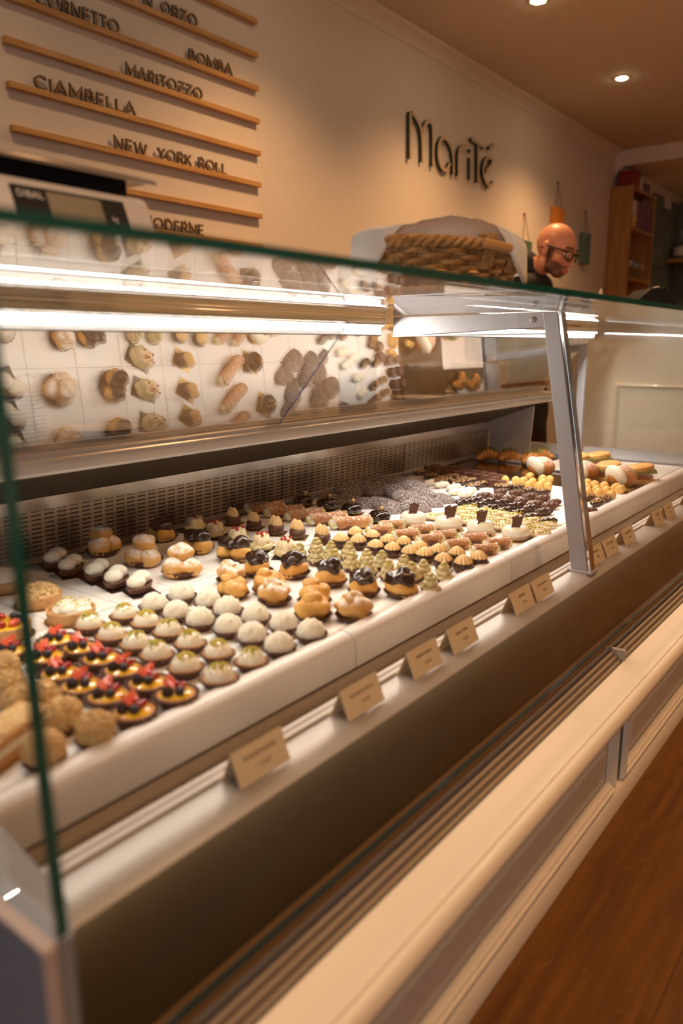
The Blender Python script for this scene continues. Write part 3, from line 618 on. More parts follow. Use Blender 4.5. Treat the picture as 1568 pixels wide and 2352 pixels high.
for x, s, where in TAGS:
    t = thing('price_tag', 'folded cream price card on the lip, '+where, 'price tag', (x+.042, .562, -.4735), 0, 'price cards along the ledge')
    wv, h, d = .041, .038, .0155
    mb = MB(); th = .0007
    mb.prism([(-d, 0), (0, h), (d, 0), (d-th*1.2, 0), (0, h-th*2.6), (-d+th*1.2, 0)], -wv, wv)
    card = obj('card', mb, 'tag_card', t, smooth=False)
    R = Matrix.Rotation(math.atan2(h, d), 4, 'X')
    for tx, sz, v, dx in ((s, .0066 if len(s) < 14 else .0052, .62, 0), ('€ 2,50', .0062, .30, .004)):
        me = text_mesh(tx, sz); N_ = Vector((0, -h, d)).normalized()
        M_ = Matrix.Translation(Vector((dx, -d*(1-v), h*v))+N_*.0004) @ R
        me.transform(M_); obj('printing', me, 'ink', card, smooth=False)
# ================================================================ pastry prototypes (each a list of parts, meshes shared by the copies)
PROTO = {}
def pt(name, mb, m_, stuff=False, kids=(), smooth=True):
    me = mb.mesh(name, smooth); me.materials.append(MATS[m_]); return (name, me, stuff, kids)
def cupm(r, h, n=36, flare=1.28):
    return pt('paper_cup', MB().lathe([(r*.2, .0006), (r*.82, .0006), (r*flare, h), (r*flare-.0012, h), (r*.80, .0016)], 48, flute=(n//2, .045), amp=[0, 1, 1.4, 1.4, 1], cap=False), 'paper_brown')
def crumbs_on(fn, n, size, rn, name='crumbs', m_='pistachio'):
    return pt(name, MB().bits([fn(rn) for _ in range(n)], size, rn), m_, True, smooth=False)
def on_dome(r, z0, h, amax=.8):
    def f(rn):
        a = rn.uniform(0, 2*PI); q = math.sqrt(rn.random())*amax
        return Vector((r*q*math.cos(a), r*q*math.sin(a), z0+h*math.sqrt(max(0, 1-q*q))))
    return f
def on_ball(zc, rx, ry, rz_):
    def f(rn):
        z = rn.uniform(-.5, 1); a = rn.uniform(0, 2*PI); q = math.sqrt(1-z*z); return Vector((rx*q*math.cos(a), ry*q*math.sin(a), zc+rz_*z))
    return f
def T_(x, y, z): return Matrix.Translation((x, y, z))
def RZ(a): return Matrix.Rotation(a, 4, 'Z')
def RX(a): return Matrix.Rotation(a, 4, 'X')
def RY(a): return Matrix.Rotation(a, 4, 'Y')
def dome(r, z0, h, n=20, nz=0, nsc=60, seed=0, m=9, under=.004):
    mb = MB(); mb.ball((0, 0, z0), (r, r, h), n, 14, nz, nsc, seed, zmin=z0-under); return mb
for v in range(3):
    rn = random.Random(20+v)
    PROTO['coconut', v] = [cupm(.0225, .015), pt('coconut_dome', dome(.0240, .0145, .0245, 40, .13, 190, v), 'coconut')]
    PROTO['pistdome', v] = [cupm(.0232, .0145), pt('tart_shell', MB().lathe([(.014, .002), (.020, .004), (.0265, .0155), (.0245, .0165), (.021, .012)], 40, flute=(14, .03), cap=False), 'crust'),
        pt('cream_dome', MB().lathe([(.0225, .012), (.0230, .017), (.0205, .025), (.0145, .032), (.006, .0355), (.0001, .036)], 26), 'cream_ivory'),
        crumbs_on(on_dome(.0200, .0175, .0200, .78), 70, .0017, rn, 'chopped_pistachio'), crumbs_on(on_dome(.0200, .0175, .0200, .85), 16, .0016, rn, 'green_pistachio', 'pistachio_green')]
    bb = MB()
    for i in range(26):
        a = i*2.4; z = 1-2*(i+.5)/26; q = math.sqrt(1-z*z); bb.ball((.0062*q*math.cos(a), .0062*q*math.sin(a), .0062*z), .0027, 8, 6)
    bb.v = [(x-.014, y+.003, z+.0235) for x, y, z in bb.v]
    def berry(p, r, nm, m_): return pt(nm, MB().ball(p, r, 14, 10), m_)
    sw = MB()
    def wedge(cx, cy, cz, rz_, tl, s=1):
        T = T_(cx, cy, cz) @ RZ(rz_) @ RY(tl); out = []
        pr = [(0, -.007), (.004, -.0085), (.010, -.006), (.016, -.002), (.0185, 0), (.016, .002), (.010, .006), (.004, .0085), (0, .007)]
        vs = [T @ Vector((x*s, y*s, .0)) for x, y in pr]+[T @ Vector((x*s*.9, y*s*.6, .0055*s)) for x, y in pr]; n = len(pr)
        return vs, [tuple(range(n)), tuple(range(2*n-1, n-1, -1))]+[(i, (i+1) % n, n+(i+1) % n, n+i) for i in range(n)]
    sw.add(*wedge(.001, .008, .0235, -.5+v*.7, -.65, 1.15)); sw2 = MB().add(*wedge(-.006, .002, .0245, 1.0+v*.5, -.8, 1.0))
    kids = [cupm(.0250, .0175), pt('tart_shell', MB().lathe([(.014, .002), (.020, .004), (.0265, .0165), (.0235, .0175), (.020, .013)], 40, flute=(14, .03), cap=False), 'crust'),
        pt('custard', MB().lathe([(.0235, .0150), (.020, .0185), (.012, .021), (.0001, .0215)], 26), 'custard'), pt('blackberry', bb, 'blackberry'),
        berry((-.006, -.0115, .0245), .0066, 'blueberry', 'blueberry'), berry((.003, .001, .0275), .0052, 'red_currant', 'currant'), berry((.0115, -.004, .0250), .0050, 'red_currant', 'currant'),
        berry((.003, -.008, .0255), .0048, 'red_currant', 'currant'), pt('strawberry_slice', sw, 'strawberry', smooth=False), pt('strawberry_slice', sw2, 'strawberry', smooth=False)]
    PROTO['fruit', v] = kids
    PROTO['nutball', v] = [cupm(.024, .014), pt('crumb_ball', MB().ball((0, 0, .0270), (.0275, .0275, .0260), 54, 34, .14, 330, v), 'nut_crumb'), crumbs_on(on_ball(.0270, .0285, .0275, .0270), 230, .0022, rn, 'nut_crumbs', 'nut_crumb')]
    def blob(c, r, s, nz=.22, nsc=38): return (c, r, s, nz, nsc)
    def lumps(L, nu=28):
        mb = MB()
        for c, r, s, nz, nsc in L: mb.ball(c, r, nu, 18, nz, nsc, s, zmin=.002)
        return mb
    o = v*10
    big = [blob((-.014, -.011, .021), (.024, .022, .020), 1+o), blob((.015, -.012, .020), (.023, .021, .019), 2+o), blob((0, .015, .022), (.024, .021, .021), 3+o), blob((.002, -.001, .048), (.0235, .021, .019), 4+o, .28, 45)]
    PROTO['bigchoux', v] = [cupm(.029, .014), pt('choux', lumps(big, 32), 'choux_sugar'), pt('custard', MB().ball((-.017, -.016, .031), (.006, .006, .004), 12, 8), 'custard')]
    PROTO['bigchoc', v] = [cupm(.029, .012), pt('choux', lumps([blob((-.015, -.008, .018), (.024, .023, .0175), 1+o), blob((.016, .008, .018), (.023, .022, .0175), 2+o)], 30), 'choux_plain'),
        pt('chocolate_icing', lumps([blob((-.015, -.007, .038), (.020, .019, .0165), 5+o), blob((.016, .008, .036), (.019, .018, .015), 6+o), blob((-.003, .010, .036), (.015, .014, .013), 7+o)], 30), 'chocolate')]
    PROTO['choux', v] = [cupm(.0225, .009), pt('choux', lumps([blob((0, 0, .0190), (.0275, .0245, .0190), 11+o, .36, 52), blob((.006*(v-1), .004, .034), (.015, .013, .011), 12+o, .35, 70)], 32), ('choux_plain', 'choux_sugar', 'choux_plain')[v])]
    PROTO['chocchoux', v] = [cupm(.0225, .011), pt('choux', lumps([blob((0, 0, .0180), (.0265, .024, .0175), 13+o, .25, 45)], 30), 'choux_plain'),
        pt('chocolate_icing', lumps([blob((.001, .002, .031), (.0240, .0215, .0135), 14+o, .42, 75), blob((-.004, -.002, .041), (.013, .012, .009), 15+o, .4, 80)], 32), 'chocolate')]
    # oval cocoa shell with coconut cream on a black card
    PROTO['ovalcoco', v] = [pt('card', MB().box(-.036, .036, -.027, .027, 0, .0008, RZ(.78)), 'black_card', smooth=False),
        pt('cocoa_shell', MB().lathe([(.012, .001), (.019, .004), (.0235, .015), (.0215, .0165), (.018, .013)], 36, sx=1.55, sy=.92, cap=True), 'cocoa_shell'),
        pt('coconut_cream', lumps([blob((-.013, 0, .023), (.0190, .0170, .0125), 3+o, .10, 170), blob((.012, .001, .0245), (.0185, .0170, .0130), 4+o, .10, 170)], 30), 'coconut')]
    # berry-topped pistachio cream mound
    mb = MB(); mb.ball((0, 0, .0105), (.034, .025, .0115), 34, 14, .16, 120, v, zmin=.001)
    top = MB()
    for i, (x, y, z, r) in enumerate(((-.015, -.006, .026, .012), (-.004, .008, .027, .011), (.009, -.005, .028, .012), (.018, .007, .025, .010), (-.001, -.013, .024, .009))):
        T = T_(x, y, z) @ RZ(rn.uniform(0, 3)) @ RX(rn.uniform(-.3, .3)); top.lathe([(r*.95, -r*.9), (r*1.02, -r*.1), (r*.7, r*.55), (r*.28, r*.85), (.0004, r*.95)], 16, T=T)
    PROTO['berrycream', v] = [pt('card', MB().box(-.036, .036, -.024, .024, 0, .0008), 'black_card', smooth=False), pt('pistachio_base', mb, 'pistachio_cream'), pt('cream_petals', top, 'hazel_pale')]+[
        pt('red_currant', MB().ball(p, .0034, 12, 8), 'currant') for p in ((-.017, -.010, .0375), (-.006, .006, .0385), (.008, -.010, .0395), (.019, .004, .0355), (.0005, .0, .0375))]+[crumbs_on(on_dome(.032, .009, .011, .99), 26, .0014, rn, 'chopped_pistachio')]
    # two-bump chocolate slice topped with a ribbed cream shell
    sh = []
    def rib(cx, cy, z0, r, h, tip=0): return MB().lathe([(r*.9, 0), (r, h*.12), (r*.92, h*.35), (r*.68, h*.62), (r*.36, h*.85), (.0006, h)], 48, flute=(12, .085), amp=[.6, 1, 1, 1, 1, 0], T=T_(cx, cy, z0) @ RX(tip), cap=True)
    ec = MB().lathe([(.016, 0), (.0195, .003), (.0195, .009), (.0180, .0105), (.0200, .013), (.0195, .019), (.016, .0225), (.004, .0235)], 36, sx=1.25, sy=.95)
    a_ = rib(-.006, -.003, .0215, .0125, .024, .15); b_ = rib(.007, .006, .0215, .0125, .023, -.1); a_.add(b_.v, b_.f)
    PROTO['shelleclair', v] = [pt('gold_card', MB().box(-.030, .030, -.023, .023, 0, .0008), 'gold_card', smooth=False), pt('chocolate_cake', ec, 'chocolate_mid'), pt('cream_shell', a_, 'hazel_cream')]
    PROTO['minidome', v] = [cupm(.0175, .012, 30, 1.22), pt('chocolate_base', MB().lathe([(.012, .001), (.0180, .006), (.0195, .012), (.0180, .018), (.012, .021), (.002, .0215)], 28), 'chocolate'), pt('cream_star', rib(0, 0, .0175, .0172, .0165+.001*v, 0), 'hazel_cream')]
    sw = MB()
    for k, (r, z, hh) in enumerate(((.0185, .006, .011), (.0150, .0155, .010), (.0105, .024, .009), (.0058, .0315, .008))):
        sw.lathe([(r*.8, z-.002), (r, z+hh*.35), (r*.86, z+hh*.8), (r*.3, z+hh*1.05)], 30, flute=(6, .10), T=T_(.0006*k*math.cos(2*k+v), .0006*k, 0) @ RZ(.5*k+v))
    PROTO['swirl', v] = [cupm(.0165, .010, 30, 1.2), pt('pistachio_swirl', sw, 'pistachio_cream'), crumbs_on(on_dome(.0125, .017, .0215, .85), 18, .0014, rn, 'chopped_pistachio')]
    # cannoli: rolled shell, cream at both mouths, pistachio
    def cannolo(L, r, ncr):
        mb = MB(); prof = []
        n = 26; m = 18; vs = []
        for j in range(m+1):
            x = -L/2+L*j/m; e = abs(2*j/m-1)
            for i in range(n+1):
                th = -2.6+5.4*i/n; rr = r*(1+.06*math.sin(3*th+j)*0+.10*noise.noise(Vector((x*90, th, v))))*(1+.10*e*e)+(.0018 if i < 4 else 0)
                cut = .012*L/.1*math.cos(th)*(1 if x > 0 else -1)*e*e
                vs.append((x+cut, rr*math.sin(th), r+rr*math.cos(th)*.96))
        mb.add(vs, [(j*(n+1)+i, j*(n+1)+i+1, (j+1)*(n+1)+i+1, (j+1)*(n+1)+i) for j in range(m) for i in range(n)])
        cr = MB().ball((-L/2-.001, 0, r*.98), (r*.95, r*.90, r*.90), 18, 12, .1, 90, v); cr.ball((L/2+.001, 0, r*.98), (r*.95, r*.90, r*.90), 18, 12, .1, 90, v)
        def f(rn):
            s_ = rn.choice((-1, 1)); a = rn.uniform(0, 2*PI); q = math.sqrt(rn.random()); return Vector((s_*(L/2+r*.95*math.sqrt(1-q*q*.95)), r*.9*q*math.cos(a), r+r*.88*q*math.sin(a)))
        return [pt('wafer_shell', mb, 'cannolo_shell'), pt('ricotta_filling', cr, 'cream_white'), crumbs_on(f, ncr, .0018, rn, 'chopped_pistachio')]
    PROTO['cannolo', v] = [pt('paper_sleeve', MB().lathe([(.018, .0005), (.021, .010), (.020, .010), (.017, .001)], 30, flute=(14, .03), sx=2.0, sy=.9, cap=False), 'paper_brown')]+cannolo(.082, .0165, 95)
    PROTO['minicannolo', v] = [pt('paper_sleeve', MB().lathe([(.014, .0005), (.0165, .010), (.0155, .010), (.013, .001)], 30, flute=(14, .03), sx=1.5, sy=.9, cap=False), 'paper_brown')]+cannolo(.042, .0115, 46)
    PROTO['glazed', v] = [pt('card', MB().box(-.030, .030, -.030, .030, 0, .0008, RZ(.3)), 'gold_card', smooth=False), pt('glazed_dome', MB().lathe([(.020, .001), (.0270, .006), (.0300, .014), (.0285, .023), (.021, .0305), (.010, .0325), (.0001, .032)], 36), 'chocolate_glaze'),
        pt('chocolate_plate', MB().box(-.012, .012, -.001, .001, -.009, .010, T_(-.006, .002, .037) @ RZ(.35+v*.2) @ RX(-.35)), 'chocolate_mid', smooth=False), pt('hazelnut', MB().ball((.009, 0, .0365), (.0055, .0045, .0065), 12, 8), 'nut')]
    PROTO['cookie', v] = [pt('crinkle_cookie', MB().ball((0, 0, .009), (.039, .026, .0095), 40, 20, .12, 60, v), 'crinkle')]
    mb = MB().lathe([(.026, .010), (.0325, .0145), (.0335, .020), (.031, .029), (.0235, .0345), (.012, .0355), (.004, .0335), (.0001, .033)], 36)
    PROTO['whitedome', v] = [pt('gold_card', MB().lathe([(.0355, 0), (.036, .001)], 30), 'gold_card'), pt('mousse_base', MB().lathe([(.024, .001), (.0300, .006), (.0325, .0145), (.0332, .0192)], 36), 'mousse_pink'), pt('white_glaze', mb, 'cream_ivory')]+[
        pt('chocolate_plate', MB().add([T @ Vector(p) for p in ((-.006, -.0006, -.008), (.004, -.0006, -.006), (.006, -.0006, .013), (-.005, -.0006, .010), (-.006, .0006, -.008), (.004, .0006, -.006), (.006, .0006, .013), (-.005, .0006, .010))], [(0, 1, 2, 3), (7, 6, 5, 4), (0, 4, 5, 1), (1, 5, 6, 2), (2, 6, 7, 3), (3, 7, 4, 0)]), 'chocolate_mid', smooth=False)
        for T in (T_(-.016, -.012, .038) @ RZ(-.9+v*.25) @ RY(.15) @ Matrix.Scale(2.0, 4), T_(.004, .004, .040) @ RZ(-.8) @ RY(-.1) @ Matrix.Scale(1.45, 4))]
    def rope(L, r, tw, mt, nm, flat=.75, bite=.22, ends=1):
        mb = MB(); m = 28; n = 20; vs = []
        for j in range(m+1):
            u = j/m; x = -L/2+L*u; R_ = r*math.sqrt(max(.02, 1-abs(2*u-1)**(3*ends)))
            for i in range(n):
                th = 2*PI*i/n; q = R_*(1-bite+bite*abs(math.cos(1.5*th+tw*u)))
                vs.append((x, q*math.cos(th), r*flat*.95+q*math.sin(th)*flat))
        mb.add(vs, [(j*n+i, j*n+(i+1) % n, (j+1)*n+(i+1) % n, (j+1)*n+i) for j in range(m) for i in range(n)]+[tuple(range(n))[::-1], tuple(m*n+i for i in range(n))])
        return pt(nm, mb, mt)
    PROTO['darktwist', v] = [rope(.058, .0145, 9, 'chocolate', 'chocolate_twist', bite=.30)]
    PROTO['cocoatwist', v] = [rope(.054, .0140, 10, 'chocolate_matte', 'cocoa_twist', bite=.28)]
    def fs_(rn): u = rn.uniform(-.9, .9); a = rn.uniform(-1.2, 1.2); R_ = .0135*math.sqrt(1-abs(u)**3); return Vector((.027*u, R_*math.sin(a), .0103+R_*.76*math.cos(a)))
    PROTO['nuttwist', v] = [rope(.056, .0140, 8, 'chocolate', 'chocolate_biscuit', bite=.18), crumbs_on(fs_, 60, .0014, rn, 'chopped_nuts', 'nut')]
    PROTO['whitetwist', v] = [rope(.060, .0150, 8, 'cream_white', 'icing_twist', bite=.25)]
    mb = MB(); mb.ball((0, 0, .009), (.034, .021, .0085), 34, 12, .35, 55, v, zmin=.001)
    PROTO['pistbiscuit', v] = [pt('meringue_biscuit', mb, 'pistachio_biscuit'), crumbs_on(lambda rn: Vector(((rn.random()-.5)*.050, (rn.random()-.5)*.026, .0172+rn.uniform(-.0025, .001))), 60, .0013, rn, 'chopped_pistachio'), crumbs_on(lambda rn: Vector(((rn.random()-.5)*.050, (rn.random()-.5)*.026, .0175)), 14, .0011, rn, 'green_pistachio', 'pistachio_green')]
    PROTO['cube', v] = [pt('chocolate_cube', MB().lathe([(.0165, 0), (.0185, .001), (.0185, .0235), (.0170, .025)], 6), 'chocolate_mid', smooth=False)]
    PROTO['baci', v] = [pt('biscuit_half', MB().ball((-.0105, 0, .0120), (.0095, .0135, .0125), 18, 12, .06, 60, v), 'biscuit'), pt('biscuit_half', MB().ball((.0105, 0, .0120), (.0095, .0135, .0125), 18, 12, .06, 60, v+5), 'biscuit'),
        pt('chocolate_filling', MB().lathe([(.0105, -.0022), (.0115, 0), (.0105, .0022)], 18, T=T_(0, 0, .0120) @ RY(PI/2)), 'chocolate_mid')]
    mb = MB().ball((0, 0, .031), (.043, .036, .032), 36, 20, .04, 30, v, zmin=.001)
    PROTO['maritozzo', v] = [pt('bun', mb, 'bun'), pt('whipped_cream', MB().ball((-.023, 0, .034), (.0175, .0370, .0335), 26, 16, T=RY(-.40)), 'cream_white')]
    # filled croissant
    mb = MB(); segs = 7
    for k in range(segs):
        u = (k-(segs-1)/2)/((segs-1)/2); a = u*1.0
        mb.ball((.052*math.sin(a), -.020*(1-math.cos(a))*2.2, .024-.011*u*u), (.0130, .0260*(1-.50*u*u), .0260*(1-.50*u*u)), 20, 12, .10, 70, k+v*9, T=RZ(-a*.8), zmin=.001)
    gr = MB()
    for k in range(16):
        p = Vector((rn.uniform(-.035, .035), -.010+rn.uniform(-.010, .012), .046+rn.uniform(-.004, .006))); gr.tube([p, p+Vector((rn.uniform(-.010, .010), rn.uniform(-.010, .004), .005)), p+Vector((rn.uniform(-.018, .018), rn.uniform(-.016, .006), rn.uniform(-.006, .006)))], [.0016, .0024, .0006], 5)
    PROTO['croissant', v] = [pt('croissant_dough', mb, 'croissant'), pt('salad_leaves', gr, 'lettuce')]
    # toasted sandwich
    def slab(z, h, tl, s=1, wob=0):
        mb = MB(); T = T_(0, 0, z) @ RY(tl) @ RZ(wob); mb.lathe([(.030*s, 0), (.0345*s, .002), (.0350*s, h*.5), (.034*s, h-.002), (.031*s, h)], 28, sx=1.25, T=T, flute=(2, .05)); return mb
    hm = MB().ball((0, 0, .0210), (.040, .032, .0095), 34, 14, .5, 70, v); lf = MB()
    for k in range(22):
        a = k*.29; p = Vector((.035*math.cos(a), .030*math.sin(a), .034)); lf.tube([p, p+Vector((.010*math.cos(a), .008*math.sin(a), .003)), p+Vector((.016*math.cos(a+.3), .013*math.sin(a+.3), -.005))], [.003, .004, .0008], 5)
    PROTO['sandwich', v] = [pt('bread_slice', slab(.0, .014, 0), 'bread_toast'), pt('ham', hm, 'ham'), pt('cheese', MB().ball((.004, 0, .0300), (.037, .031, .0050), 26, 8, .25, 60, v), 'cheese'), pt('salad_leaves', lf, 'lettuce'), pt('bread_slice', slab(.036, .016, -.10, 1, .2), 'bread_toast')]
    def tart(fill):
        base = [pt('gold_card', MB().lathe([(.043, 0), (.0435, .001)], 36), 'gold_card'), pt('tart_case', MB().lathe([(.036, .001), (.0375, .002), (.0395, .021), (.0365, .0215), (.0355, .014)], 44, cap=True), 'crust_pale')]
        return base+fill
    PROTO['crumbtart', v] = tart([pt('crumb_topping', MB().ball((0, 0, .018), (.036, .036, .018), 44, 20, .14, 190, v, zmin=.014), 'nut_crumb'), crumbs_on(on_dome(.034, .019, .018, .97), 230, .0022, rn, 'nut_crumbs', 'nut_crumb')])
    PROTO['creamtart', v] = tart([pt('cream_topping', lumps([blob((-.014, -.008, .022), (.017, .016, .011), 1), blob((.012, -.012, .022), (.017, .015, .011), 2), blob((.002, .013, .022), (.018, .016, .012), 3), blob((0, 0, .020), (.032, .032, .008), 4)]), 'cream_ivory'), crumbs_on(lambda rn: Vector(((rn.random()-.5)*.05, (rn.random()-.5)*.05, .0325)), 45, .0014, rn, 'chopped_pistachio')])
    PROTO['cocotart', v] = tart([pt('coconut_topping', MB().ball((0, 0, .020), (.035, .035, .020), 44, 20, .10, 170, v, zmin=.014), 'coconut')])
    fr = [pt('custard', MB().lathe([(.0355, .018), (.03, .021), (.0001, .023)], 30), 'custard')]
    for k in range(7):
        a = k*.9; fr.append(pt(('blueberry', 'red_currant', 'strawberry_slice')[k % 3], MB().ball((.021*math.cos(a), .021*math.sin(a), .026), (.0065, .0065, .006) if k % 3 != 2 else (.011, .008, .006), 14, 9), ('blueberry', 'currant', 'strawberry')[k % 3]))
    PROTO['fruittart', v] = tart(fr)
    PROTO['slice', v] = [pt('gold_card', MB().box(-.055, .055, -.028, .028, 0, .001), 'gold_card', smooth=False), pt('sponge_layer', MB().box(-.050, .050, -.022, .022, .001, .012), 'crust_pale', smooth=False),
        pt('cream_layer', MB().box(-.049, .049, -.021, .021, .012, .022), 'cream_white', smooth=False), pt('sponge_layer', MB().box(-.050, .050, -.022, .022, .022, .032), 'crust_pale', smooth=False), pt('nut_topping', MB().ball((0, 0, .032), (.048, .021, .006), 40, 10, .3, 150, v, zmin=.031), 'nut_crumb')]
COUNT = [0]
def put(kind, x, y, z, rz, name, label, cat, group, tilt=(0, 0), sc_=1, v=None):
    v = COUNT[0] % 3 if v is None else v; COUNT[0] += 1
    e = thing(name, label, cat, (x, y, z), 0, group); e.rotation_euler = (tilt[0], tilt[1], rz); e.scale = (sc_,)*3
    for nm, me, stuff, kids in PROTO[kind, v]:
        o = bpy.data.objects.new(nm, me); C.objects.link(o); o.parent = e
        if stuff: o['kind'] = 'stuff'
    return e
BZ = DZ+.001       # top of the white boards
def row(kind, name, cat, look, where, group, pts, h=.02, rz=0, jit=.25, sc_=1, z=BZ, n_from='back'):
    """pts: photo points of the pieces, from the back of the case to the front; each is set down on the tray plane"""
    for i, (px, py) in enumerate(pts):
        p = unproj(px, py, z+h)
        o = NUM[i] if n_from == 'back' else NUM[len(pts)-1-i]
        put(kind, p.x, p.y, z, rz+rnd.uniform(-jit, jit), name, '%s, %s from %s%s' % (look, o, n_from, ', '+where if where else ''), cat, group, sc_=sc_*rnd.uniform(.97, 1.03))
# boards under the pastries
k = 0; bx = .307
xs = [bx]+[.405+.12*i for i in range(17)]
for i in range(len(xs)-1):
    for j, (y0, y1) in enumerate(((.705, 1.083), (1.0865, 1.436))):
        t = tag(obj('serving_board', MB().box(xs[i]+.0008, xs[i+1]-.0008, y0, y1, DZ-.0040, DZ+.0008), 'board_white', smooth=False, bevel=.0008),
            'narrow white serving board, %s from the left in the %s row' % (NUM[i], ('front', 'rear')[j]), 'board', 'white boards covering the case floor')
G = 1
row('coconut', 'coconut_cake', 'pastry', 'white coconut dome in a brown cup', 'row beside pistachio domes', 'coconut domes in paper cups', [(352, 1379), (404, 1397), (459, 1414), (524, 1430), (579, 1449), (641, 1472)], .022, n_from='front', sc_=.93)
row('coconut', 'coconut_cake', 'pastry', 'white coconut dome in a brown cup', 'row beside small choux', 'coconut domes in paper cups', [(416, 1357), (478, 1371), (522, 1390), (586, 1405), (651, 1423), (713, 1442)], .022, n_from='front', sc_=.93)
row('pistdome', 'pistachio_tartlet', 'pastry', 'smooth white dome tartlet with pistachio crumbs', 'beside the coconut domes', 'white domes with pistachio crumbs', [(285, 1402), (335, 1420), (386, 1440), (436, 1466), (500, 1488), (577, 1506)], .020, n_from='front', sc_=.87)
row('pistdome', 'pistachio_tartlet', 'pastry', 'smooth white dome tartlet with pistachio crumbs', 'beside the fruit tartlets', 'white domes with pistachio crumbs', [(204, 1425), (255, 1449), (311, 1468), (359, 1492), (426, 1520), (503, 1545)], .020, n_from='front', sc_=.87)
row('fruit', 'fruit_tartlet', 'pastry', 'small tartlet with custard and berries', 'beside the pistachio domes', 'fruit tartlets with custard', [(130, 1464), (183, 1482), (232, 1507), (282, 1532), (340, 1562), (404, 1588)], .018, rz=.1, n_from='front', sc_=.92)
row('fruit', 'fruit_tartlet', 'pastry', 'small tartlet with custard and berries', 'beside the nut crumb balls', 'fruit tartlets with custard', [(22, 1490), (104, 1503), (138, 1540), (187, 1569), (248, 1592), (308, 1628)], .018, rz=.1, n_from='front', sc_=.92)
row('nutball', 'nut_crumb_ball', 'pastry', 'golden nut crumb ball in brown paper', 'beside the fruit tartlets', 'nut crumb balls', [(4, 1530), (14, 1572), (96, 1600), (144, 1636), (218, 1668)], .024, n_from='front', sc_=.78)
row('nutball', 'nut_crumb_ball', 'pastry', 'golden nut crumb ball in brown paper', 'leftmost row', 'nut crumb balls', [(48, 1608), (100, 1714)], .024, n_from='front', sc_=.78)
row('ovalcoco', 'cocoa_boat_tartlet', 'pastry', 'oval cocoa tartlet with white coconut cream on black card', '', 'oval coconut tartlets on black cards', [(128, 1284), (163, 1300), (224, 1312), (267, 1328), (320, 1340)], .016, rz=.55, jit=.08, n_from='back')
for px, py, l_ in ((236, 1250, 'rearmost sugared cream puff, beside the air grille'), (332, 1272, 'middle sugared cream puff cluster with three lumps'), (414, 1296, 'front sugared cream puff, nearest the coconut domes')):
    p = unproj(px, py, BZ+.024); put('bigchoux', p.x, p.y, BZ, rnd.uniform(0, 6), 'cream_puff', 'large '+l_, 'pastry', 'large sugared cream puffs')
for px, py, l_ in ((371, 1222, 'beside the air grille'), (452, 1248, 'between the grille one and the front one'), (538, 1266, 'with bare golden sides, nearest the front')):
    p = unproj(px, py, BZ+.020); put('bigchoc', p.x, p.y, BZ, rnd.uniform(0, 6), 'chocolate_cream_puff', 'large chocolate iced cream puff '+l_, 'pastry', 'large chocolate cream puffs')
for kind, px, py, nm, l_ in (('crumbtart', 88, 1366, 'crumb_tart', 'round tart with golden crumb topping behind the side glass edge'), ('creamtart', 163, 1400, 'cream_tart', 'round tart with white cream and pistachio crumbs on gold card'),
                         ('cocotart', 12, 1332, 'coconut_tart', 'round tart with white coconut topping at the left picture edge'), ('fruittart', 12, 1436, 'fruit_tart', 'round tart with strawberries and berries at the left picture edge'), ('slice', 18, 1686, 'layer_cake_slice', 'pale layered cake slice at the left picture edge')):
    p = unproj(px, py, BZ+.018); put(kind, p.x, p.y, BZ, .4, nm, l_, 'pastry', None)
row('berrycream', 'pistachio_cream_cake', 'pastry', 'pistachio cream cake topped with red currants', '', 'pistachio cakes with currants', [(447, 1200), (493, 1214), (545, 1229), (600, 1243), (655, 1256)], .020, rz=.4, jit=.15)
row('shelleclair', 'chocolate_shell_cake', 'pastry', 'dark chocolate cake on gold card with ribbed cream shell', '', 'chocolate cakes with ribbed cream', [(535, 1190), (583, 1200), (634, 1211), (683, 1220), (740, 1231)], .016, rz=.45, jit=.1)
row('cannolo', 'large_cannolo', 'pastry', 'large sugared cannolo with pistachio ends', '', 'large cannoli', [(608, 1164), (653, 1172), (700, 1180), (752, 1189), (806, 1198)], .018, rz=-.62, jit=.08)
row('glazed', 'glazed_chocolate_dome', 'pastry', 'mirror glazed black dome with nut and chocolate plate', '', 'glazed chocolate domes', [(696, 1148), (751, 1156), (807, 1167), (871, 1186)], .017, jit=.3)
row('whitedome', 'white_glazed_dome', 'pastry', 'glossy white dome with two chocolate plates', '', 'white glazed domes', [(948, 1190), (1030, 1200), (1103, 1210), (1184, 1222)], .018, jit=.2)
row('choux', 'small_cream_puff', 'pastry', 'small golden cream puff', 'row by the coconut domes', 'small golden cream puffs', [(531, 1318), (535, 1350)], .018, rz=1, jit=1, sc_=1.05)
row('choux', 'small_cream_puff', 'pastry', 'small golden cream puff', 'middle row', 'small golden cream puffs', [(618, 1340), (631, 1364)], .018, rz=1, jit=1, sc_=1.08)
row('choux', 'small_cream_puff', 'pastry', 'small golden cream puff', 'front group near the bumper', 'small golden cream puffs', [(722, 1366), (719, 1398), (812, 1398)], .018, rz=1, jit=1, sc_=1.1)
row('chocchoux', 'small_chocolate_puff', 'pastry', 'small chocolate iced cream puff', '', 'small chocolate cream puffs', [(592, 1300), (676, 1304), (760, 1322), (836, 1344), (921, 1346)], .019, rz=1, jit=1, sc_=1.08)
row('minidome', 'small_chocolate_star', 'pastry', 'mini chocolate base with star of hazel cream', 'row beside pistachio swirls', 'mini chocolate stars', [(783, 1236), (822, 1239), (862, 1250), (901, 1256), (941, 1264), (975, 1269), (1018, 1282)], .022)
row('minidome', 'small_chocolate_star', 'pastry', 'mini chocolate base with star of hazel cream', 'row beside mini cannoli', 'mini chocolate stars', [(816, 1222), (855, 1227), (890, 1238), (927, 1243), (964, 1254), (1006, 1261), (1064, 1289)], .022)
